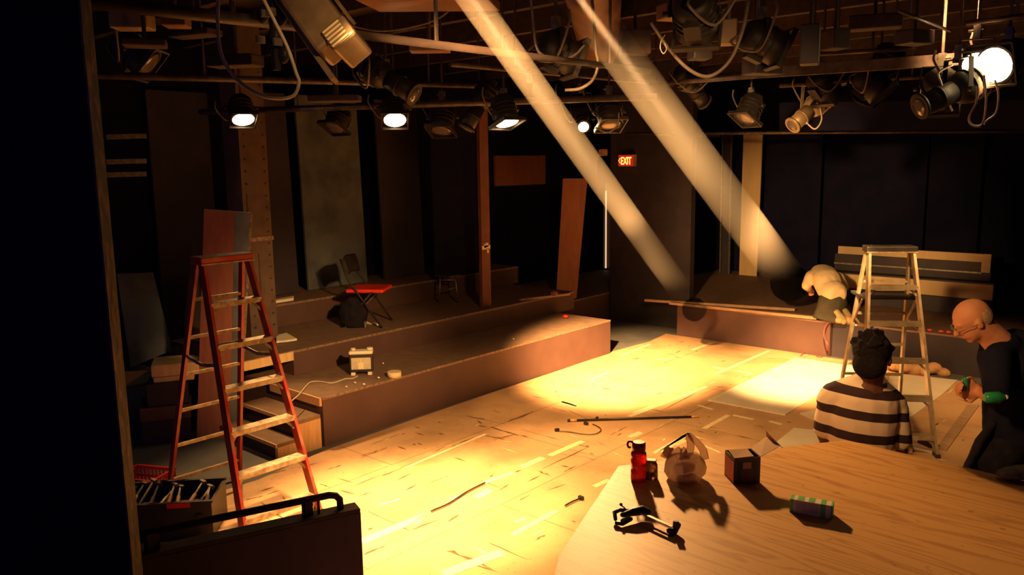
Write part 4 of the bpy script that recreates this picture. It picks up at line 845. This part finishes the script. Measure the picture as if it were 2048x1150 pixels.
# pink cord
pts = [PD(1674, 645, 9.78), PD(1660, 644, 9.73), PD(1650, 655, 9.68), PD(1648, 672, 9.62), PD(1655, 690, 9.5)] + [PZ(x, y, .016) for x, y in ((1654, 706), (1640, 714), (1626, 706), (1615, 700), (1601, 712))]
t = thing('extension_cord', 'pink-red extension cord hanging from the stage edge to the floor', 'cord', PZ(1640, 712, 0))
b = nb(); tube(b, curve(pts), .008); obj('cord', b, M['pink'], t); b = nb(); ball(b, PD(1674, 646, 9.78), .028, (1.3, 1, .8)); obj('plug', b, M['pink'], t)
b = nb(); c = PD(1712, 650, 9.6); ball(b, c, .014); b2 = b; tag(obj('cord_end', b2, M['white']), 'tiny white speck at the stage edge right of the shoes', 'scrap')
# red string of scraps on stage right
for i, x in enumerate((1862, 1885, 1900)):
    p = PY(x, 641 + i, 10.05); b = nb(); ball(b, V((p.x, 10.02, .47)), .025, (1.3, .8, .7), u=8, v=6); tag(obj('red_scrap', b, M['pink']), ('left of three red scraps on the stage edge by the bald man', 'middle of three red scraps on the stage edge by the bald man', 'right of three red scraps on the stage edge by the bald man')[i], 'scrap', 'red scraps on the stage edge')
# ================================================================ PEOPLE
def frame(fwd, up):
    f = V(fwd).normalized(); u = V(up); u = (u - f * u.dot(f)).normalized(); r = f.cross(u)
    return Matrix((r, f, u)).transposed()       # columns: right, forward, up
def head(bm, c, fwd, up, s=1.):
    """skull, face, nose, chin, ears; c = centre of the head; height .23"""
    R_ = frame(fwd, up); L_ = lambda x, y, z: V(c) + R_ @ (V((x, y, z)) * s)
    ball(bm, L_(0, -.012, .028), .09 * s, (.84, 1.08, .98), R_, 24, 16)
    ball(bm, L_(0, .022, -.028), .072 * s, (.86, .98, 1.15), R_, 20, 12)
    ball(bm, L_(0, .058, -.088), .026 * s, (1.2, .8, .8), R_)             # chin
    loft(bm, [L_(0, .088, .012), L_(0, .104, -.012), L_(0, .108, -.026)], [.008 * s, .012 * s, .014 * s], seg=8)
    ball(bm, L_(0, .085, -.055), .017 * s, (1.3, .6, .5), R_)             # lips
    ball(bm, L_(0, .077, .026), .03 * s, (1.7, .45, .35), R_)             # brow
    for k in (1, -1):
        ball(bm, L_(.078 * k, -.005, -.005), .026 * s, (.38, .75, 1.15), R_)
        ball(bm, L_(.03 * k, .074, .003), .013 * s, (1.2, .6, .8), R_)    # eyes
    return L_, R_
def hand(bm, wrist, dirv, palm_n, s=1., curl=.6, thumb=1):
    d = V(dirv).normalized(); n_ = V(palm_n); n_ = (n_ - d * n_.dot(d)).normalized(); w = d.cross(n_) * thumb
    kn = V(wrist) + d * .085 * s
    loft(bm, [V(wrist), V(wrist) + d * .04 * s, kn], [(.028 * s, .018 * s), (.036 * s, .017 * s), (.040 * s, .014 * s)], side=w, seg=12)
    for i, (o_, ln) in enumerate(((.031, .072), (.0105, .08), (-.0105, .075), (-.031, .06))):
        p = kn + w * o_ * s - d * .008; pts = [p]; a_ = curl * .4
        for k, q in enumerate((.45, .3, .25)):
            a_ += curl * .55; dd = d * math.cos(a_) + n_ * math.sin(a_); pts.append(pts[-1] + dd * ln * q * s)
        loft(bm, pts, [.0098 * s, .0092 * s, .0085 * s, .0078 * s], seg=8)
    p = V(wrist) + d * .025 * s + w * .028 * s
    loft(bm, [p, p + (d * .6 + w * .7) .normalized() * .04 * s, p + (d * .6 + w * .7).normalized() * .04 * s + (d * .8 + n_ * .5).normalized() * .035 * s], [.013 * s, .0115 * s, .009 * s], seg=8)
J = PD
# ---- striped-shirt man (back view)
nk = J(1740, 766, 4.28); sl, sr_ = J(1662, 792, 4.36), J(1790, 812, 4.34); ch = J(1727, 830, 4.33); wa = J(1722, 905, 4.34); hp = J(1722, 960, 4.36)
side = (sr_ - sl).normalized(); bodyup = (nk - wa).normalized()
hc = J(1746, 714, 4.25)
t = thing('person', 'person seen from behind in a black and white striped shirt, dark hair, behind the table', 'person', (hp.x, hp.y, 0))
b = nb(); hfw = (FWD * .75 + RGT * .62 - UP * .30); Lh, Rh = head(b, hc - UP * .01, hfw, UP + FWD * .1, 1.12)
loft(b, [nk - UP * .04, nk.lerp(hc, .5), hc - UP * .02], [.068, .066, .07])
loft(b, [nk - UP * .02, ch, wa, hp], [(.10, .07), (.165, .10), (.145, .095), (.15, .10)], side=side)
loft(b, [sl + side * .02, sr_ - side * .02], [.05, .05])
el, er = J(1646, 868, 4.42), J(1803, 893, 4.36); wl, wr = J(1672, 925, 4.56), J(1795, 955, 4.52)
for a_, e, w_, sg in ((sl, el, wl, 1), (sr_, er, wr, -1)):
    loft(b, [a_, a_.lerp(e, .5), e, e.lerp(w_, .4), w_], [.05, .046, .038, .04, .026]); hand(b, w_, (w_ - e) + FWD * .1, -FWD, 1, .7, sg)
kn_ = [hp + side * k * .10 + FWD * .10 - UP * (hp.z - .46) for k in (-1, 1)]
for k, kk in zip((-1, 1), kn_):
    an = V((kk.x, kk.y, .08)) - FWD * .10; loft(b, [hp + side * k * .085, kk, kk - UP * .1, an], [.085, .058, .055, .035])
obj('body', b, M['skind'], t, mods='body')
# shirt with stripes along the body axis
def stripe_mat(axis, phase):
    m = bpy.data.materials.new('striped_knit'); m.use_nodes = True; n = m.node_tree.nodes; L = m.node_tree.links; bs = n['Principled BSDF']; bs.inputs['Roughness'].default_value = .85
    tc = n.new('ShaderNodeTexCoord'); dp = n.new('ShaderNodeVectorMath'); dp.operation = 'DOT_PRODUCT'; dp.inputs[1].default_value = axis; L.new(tc.outputs['Object'], dp.inputs[0])
    a1 = n.new('ShaderNodeMath'); a1.operation = 'ADD'; a1.inputs[1].default_value = phase; L.new(dp.outputs['Value'], a1.inputs[0])
    md = n.new('ShaderNodeMath'); md.operation = 'MODULO'; md.inputs[1].default_value = .128; L.new(a1.outputs[0], md.inputs[0])
    lt = n.new('ShaderNodeMath'); lt.operation = 'LESS_THAN'; lt.inputs[1].default_value = .052; L.new(md.outputs[0], lt.inputs[0])
    mx = n.new('ShaderNodeMix'); mx.data_type = 'RGBA'; mx.inputs[6].default_value = (.74, .60, .42, 1); mx.inputs[7].default_value = (.030, .012, .016, 1)
    L.new(lt.outputs[0], mx.inputs[0]); L.new(mx.outputs[2], bs.inputs['Base Color']); return m
b = nb()
loft(b, [nk + UP * .02, nk.lerp(ch, .35), ch, ch.lerp(wa, .5), wa, wa.lerp(hp, .35)], [(.085, .065), (.17, .092), (.195, .118), (.185, .118), (.175, .115), (.175, .118)], side=side)
loft(b, [nk + UP * .005, sl + UP * .01, sl - side * .02 - UP * .03], [.07, .068, .062]); loft(b, [nk + UP * .005, sr_ + UP * .01, sr_ + side * .02 - UP * .03], [.07, .068, .062])
for a_, e in ((sl, el), (sr_, er)): loft(b, [a_, a_.lerp(e, .5), a_.lerp(e, .84)], [.068, .066, .064])
axis = (UP + side * .0 + bodyup * .0).normalized(); axis = (axis - side * (axis.dot(side)) * .75).normalized()
zs = nk - t.location
obj('shirt', b, stripe_mat(axis, 10 * .128 - zs.dot(axis) + .075), t, mods='cloth')
b = nb(); loft(b, [wa - UP * .06, hp], [(.16, .11), (.17, .12)], side=side)
for k, kk in zip((-1, 1), kn_): loft(b, [hp + side * k * .08, kk, kk - UP * .1, V((kk.x, kk.y, .12)) - FWD * .09], [.10, .075, .07, .065])
obj('trousers', b, M['cloth'], t, mods='cloth')
for k, kk in zip((-1, 1), kn_): b = nb(); q = V((kk.x, kk.y, .045)) - FWD * .12; loft(b, [q, q + FWD * .22], [(.045, .04), (.048, .03)], side=side); obj('shoe', b, M['blackpl'], t)
b = nb()
ball(b, Lh(0, -.024, .04), .106, (.95, 1.06, .95), Rh, 24, 16); ball(b, Lh(0, -.058, -.03), .082, (1.08, .75, 1.05), Rh, 20, 12); ball(b, Lh(0, .03, .095), .06, (1.1, 1.1, .6), Rh)
for k in range(40):
    a_, e_ = rnd.uniform(0, 6.28), rnd.uniform(0, 1.2); ball(b, Lh(.092 * math.cos(a_) * math.cos(e_), -.03 + .10 * math.sin(a_) * math.cos(e_) * (1 if math.sin(a_) < 0 else .7), .05 + .088 * math.sin(e_)), .016, u=8, v=6)
obj('hair', b, M['hairb'], t, mods='body')
# ---- standing bald man in profile
hc = J(1944, 641, 4.5); nk = J(1994, 682, 4.52); sL, sR = J(1996, 712, 4.40), J(2012, 700, 4.80); ch = J(2028, 760, 4.62); wa = J(2022, 845, 4.64); hp = J(2024, 890, 4.66)
t = thing('person', 'bald person in a black T-shirt looking down at their hands at the right edge', 'person', (hp.x, hp.y, 0))
side = (sR - sL).normalized(); fc_ = -RGT
b = nb(); Lh, Rh = head(b, hc, -RGT * .80 - UP * .56 + FWD * .12, UP * .8 - RGT * .52, 1.06)
loft(b, [nk + RGT * .03 - UP * .03, nk.lerp(hc, .45) + RGT * .01, hc + RGT * .02 - UP * .01], [.085, .076, .078])
loft(b, [nk + RGT * .04 - UP * .05, ch, wa, hp], [(.10, .08), (.155, .11), (.15, .115), (.16, .12)], side=side)
loft(b, [sL, sR], [.055, .055])
eL, wL = J(1992, 796, 4.34), J(1962, 786, 4.50); eR, wR = J(2004, 800, 4.86), J(1952, 775, 4.52)
for a_, e, w_, sg in ((sL, eL, wL, 1), (sR, eR, wR, -1)):
    loft(b, [a_, a_.lerp(e, .5), e, e.lerp(w_, .4), w_], [.055, .05, .042, .045, .030])
hand(b, wL, -RGT + FWD * .4 - UP * .1, UP * .2 + FWD * .9, 1.05, .75, 1); hand(b, wR, -RGT + UP * .15, -FWD * .8 - UP * .2, 1.05, .75, 1)
kn_ = [hp - RGT * .05 + side * k * .10 - UP * (hp.z - .5) for k in (-1, 1)]
for k, kk in zip((-1, 1), kn_): loft(b, [hp + side * k * .09, kk, V((kk.x, kk.y, .09)) + RGT * .06], [.09, .06, .038])
obj('body', b, M['skin'], t, mods='body')
b = nb()
loft(b, [nk + RGT * .035 - UP * .035, nk.lerp(ch, .35) + RGT * .01, ch, wa, wa.lerp(hp, .7)], [(.10, .10), (.19, .15), (.20, .17), (.175, .155), (.18, .15)], side=side)
loft(b, [J(1990, 690, 4.56), J(2040, 690, 4.58), J(2090, 740, 4.6)], [(.12, .06), (.17, .09), (.18, .12)], side=side)
loft(b, [sL + side * .01, nk + RGT * .04 - UP * .04, sR - side * .01], [.07, .08, .07])
for a_, e in ((sL, eL), (sR, eR)): loft(b, [a_, a_.lerp(e, .5), a_.lerp(e, .88)], [.072, .072, .070])
obj('t_shirt', b, M['teeb'], t, mods='cloth')
b = nb(); loft(b, [wa - UP * .02, hp], [(.165, .13), (.175, .14)], side=side)
for k, kk in zip((-1, 1), kn_): loft(b, [hp + side * k * .08 - RGT * .03, kk - RGT * .06 + UP * .12, kk - RGT * .02, V((kk.x, kk.y, .12)) + RGT * .05], [.125, .11, .09, .075])
obj('trousers', b, M['cloth'], t, mods='cloth')
b = nb(); q = wa - RGT * .10; loft(b, [q, q - RGT * .07 - UP * .12, q - RGT * .14 - UP * .30], [(.13, .03), (.14, .035), (.15, .03)], side=side); obj('apron', b, M['cloth'], t, mods='cloth')
for k, kk in zip((-1, 1), kn_): b = nb(); q = V((kk.x, kk.y, .045)) + RGT * .08; loft(b, [q, q - RGT * .24], [(.045, .04), (.048, .03)], side=side); obj('shoe', b, M['blackpl'], t)
b = nb(); ball(b, Lh(0, -.05, .005), .088, (.93, .72, .92), Rh, 20, 12)
obj('short_hair', b, M['hairg'], t, mods='body')
b = nb()
for k in (1, -1):
    c_ = Lh(.032 * k, .098, .004); ring = [c_ + Rh @ (V((math.cos(a_) * .024, 0, math.sin(a_) * .018))) for a_ in [i * math.pi / 6 for i in range(13)]]; tube(b, ring, .002, 6)
    tube(b, [Lh(.058 * k, .095, .008), Lh(.084 * k, .03, .006), Lh(.084 * k, -.02, -.0)], .002, 6)
tube(b, [Lh(-.01, .1, .006), Lh(.01, .1, .006)], .002, 6); obj('glasses', b, M['steel'], t)
q = wL - RGT * .085 - FWD * .0 + UP * .055
b = nb(); loft(b, [q - UP * .03 - RGT * .008, q + UP * .03 - RGT * .012], [.014, .018]); tag(obj('small_green_can', b, M['green']), 'small green object pinched in the bald person\'s fingers', 'can')
q = J(1990, 795, 4.26)
t2 = thing('green_bottle', 'shiny green bottle tucked against the bald person\'s forearm', 'bottle', q - UP * .03)
b = nb(); loft(b, [q - RGT * .035, q + RGT * .02, q + RGT * .035], [.032, .034, .024]); obj('body', b, M['green'], t2); b = nb(); cyl(b, q + RGT * .05, q + RGT * .068, .014); obj('cap', b, M['white'], t2)
# ---- kneeling man
t = thing('person', 'person in a white shirt kneeling on the back stage with their back turned', 'person', PZ(1668, 640, .45))
pv = J(1665, 601, 9.78); ch = J(1652, 556, 9.95); nk = J(1640, 545, 10.18); sL, sR = J(1622, 552, 10.02), J(1678, 556, 10.12); hc = J(1634, 562, 10.38)
side = (sR - sL).normalized()
b = nb(); head(b, hc, FWD * .3 - UP * .9 - RGT * .2, FWD * .9 - UP * .1, .95)
loft(b, [nk, hc], [.06, .058]); loft(b, [nk, ch, pv], [(.10, .08), (.16, .11), (.15, .12)], side=side); loft(b, [sL, sR], [.06, .06])
eL, wL = J(1612, 572, 10.0), J(1624, 582, 10.2); eR, wR = J(1690, 575, 10.3), J(1668, 592, 10.5)
for a_, e, w_, sg in ((sL, eL, wL, 1), (sR, eR, wR, -1)): loft(b, [a_, e, w_], [.055, .042, .03]); hand(b, w_, (w_ - e) + FWD * .3, -UP, .95, .8, sg)
kL, kR = PZ(1644, 634, .52), PZ(1672, 630, .52); kL += FWD * .12; kR += FWD * .2
fL, fR = PZ(1680, 640, .50), PZ(1697, 640, .50)
for k_, f_, s_ in ((kL, fL, -1), (kR, fR, 1)): loft(b, [pv + side * .08 * s_, k_, f_], [.09, .06, .045])
obj('body', b, M['skin'], t, mods='body')
b = nb(); loft(b, [nk + FWD * .02, nk.lerp(ch, .5) + UP * .03, ch, ch.lerp(pv, .5) - FWD * .03, pv - FWD * .02 + UP * .11], [(.11, .08), (.17, .12), (.19, .145), (.175, .15), (.17, .15)], side=side)
loft(b, [sL, (sL + sR) / 2 + UP * .03, sR], [.075, .10, .075])
for a_, e in ((sL, eL), (sR, eR)): loft(b, [a_, e, ], [.075, .058])
loft(b, [eL, eL.lerp(wL, .4)], [.056, .05])
sh_ = obj('shirt', b, M['shirtw'], t, mods='cloth'); sh_.modifiers['s'].iterations = 25
b = nb(); loft(b, [pv + UP * .05, pv - UP * .08], [(.17, .14), (.17, .14)], side=side)
for k_, f_, s_ in ((kL, fL, -1), (kR, fR, 1)): loft(b, [pv + side * .07 * s_ - UP * .03, k_, k_.lerp(f_, .75)], [.12, .075, .062])
obj('trousers', b, M['trou'], t, mods='cloth')
for p_, q_ in ((PD(1673, 623, 9.62), PD(1689, 643, 9.60)), (PD(1690, 621, 9.66), PD(1703, 643, 9.64))):
    b = nb(); loft(b, [p_, p_.lerp(q_, .5), q_], [(.036, .03), (.044, .032), (.046, .034)], side=RGT); obj('shoe', b, M['sole'], t)
# ================================================================ HAZE TUBES ADDED ALONG THE BEAMS
b = nb()
for (p, q), r0, r1 in ((BEAMS[0], .05, .15), (BEAMS[1], .07, .25)):
    d = (q - p).normalized(); p2 = p + d * .03; q2 = p.lerp(q, .92)
    s_ = d.cross(UP).normalized(); u_ = s_.cross(d); pr = None
    L_ = (q2 - p2).length; loft(b, [p2, q2], [r0, r1], seg=16, caps=False)
hm_ = bpy.data.materials.new('shaft_haze'); hm_.use_nodes = True; n = hm_.node_tree.nodes; n.clear(); out = n.new('ShaderNodeOutputMaterial'); vs = n.new('ShaderNodeVolumeScatter')
vs.inputs['Color'].default_value = (1, .9, .8, 1); vs.inputs['Density'].default_value = .3; hm_.node_tree.links.new(vs.outputs[0], out.inputs['Volume'])
ge = n.new('ShaderNodeNewGeometry'); sx = n.new('ShaderNodeSeparateXYZ'); mr = n.new('ShaderNodeMapRange'); mr.inputs[1].default_value = 1.1; mr.inputs[2].default_value = 3.0; mr.inputs[3].default_value = 0; mr.inputs[4].default_value = .62
hm_.node_tree.links.new(ge.outputs['Position'], sx.inputs[0]); hm_.node_tree.links.new(sx.outputs['Z'], mr.inputs[0]); hm_.node_tree.links.new(mr.outputs[0], vs.inputs['Density'])
tag(obj('haze', b, hm_), 'two tubes of haze added along the beams to draw two shafts of light in the upper middle', 'haze', kind='stuff')
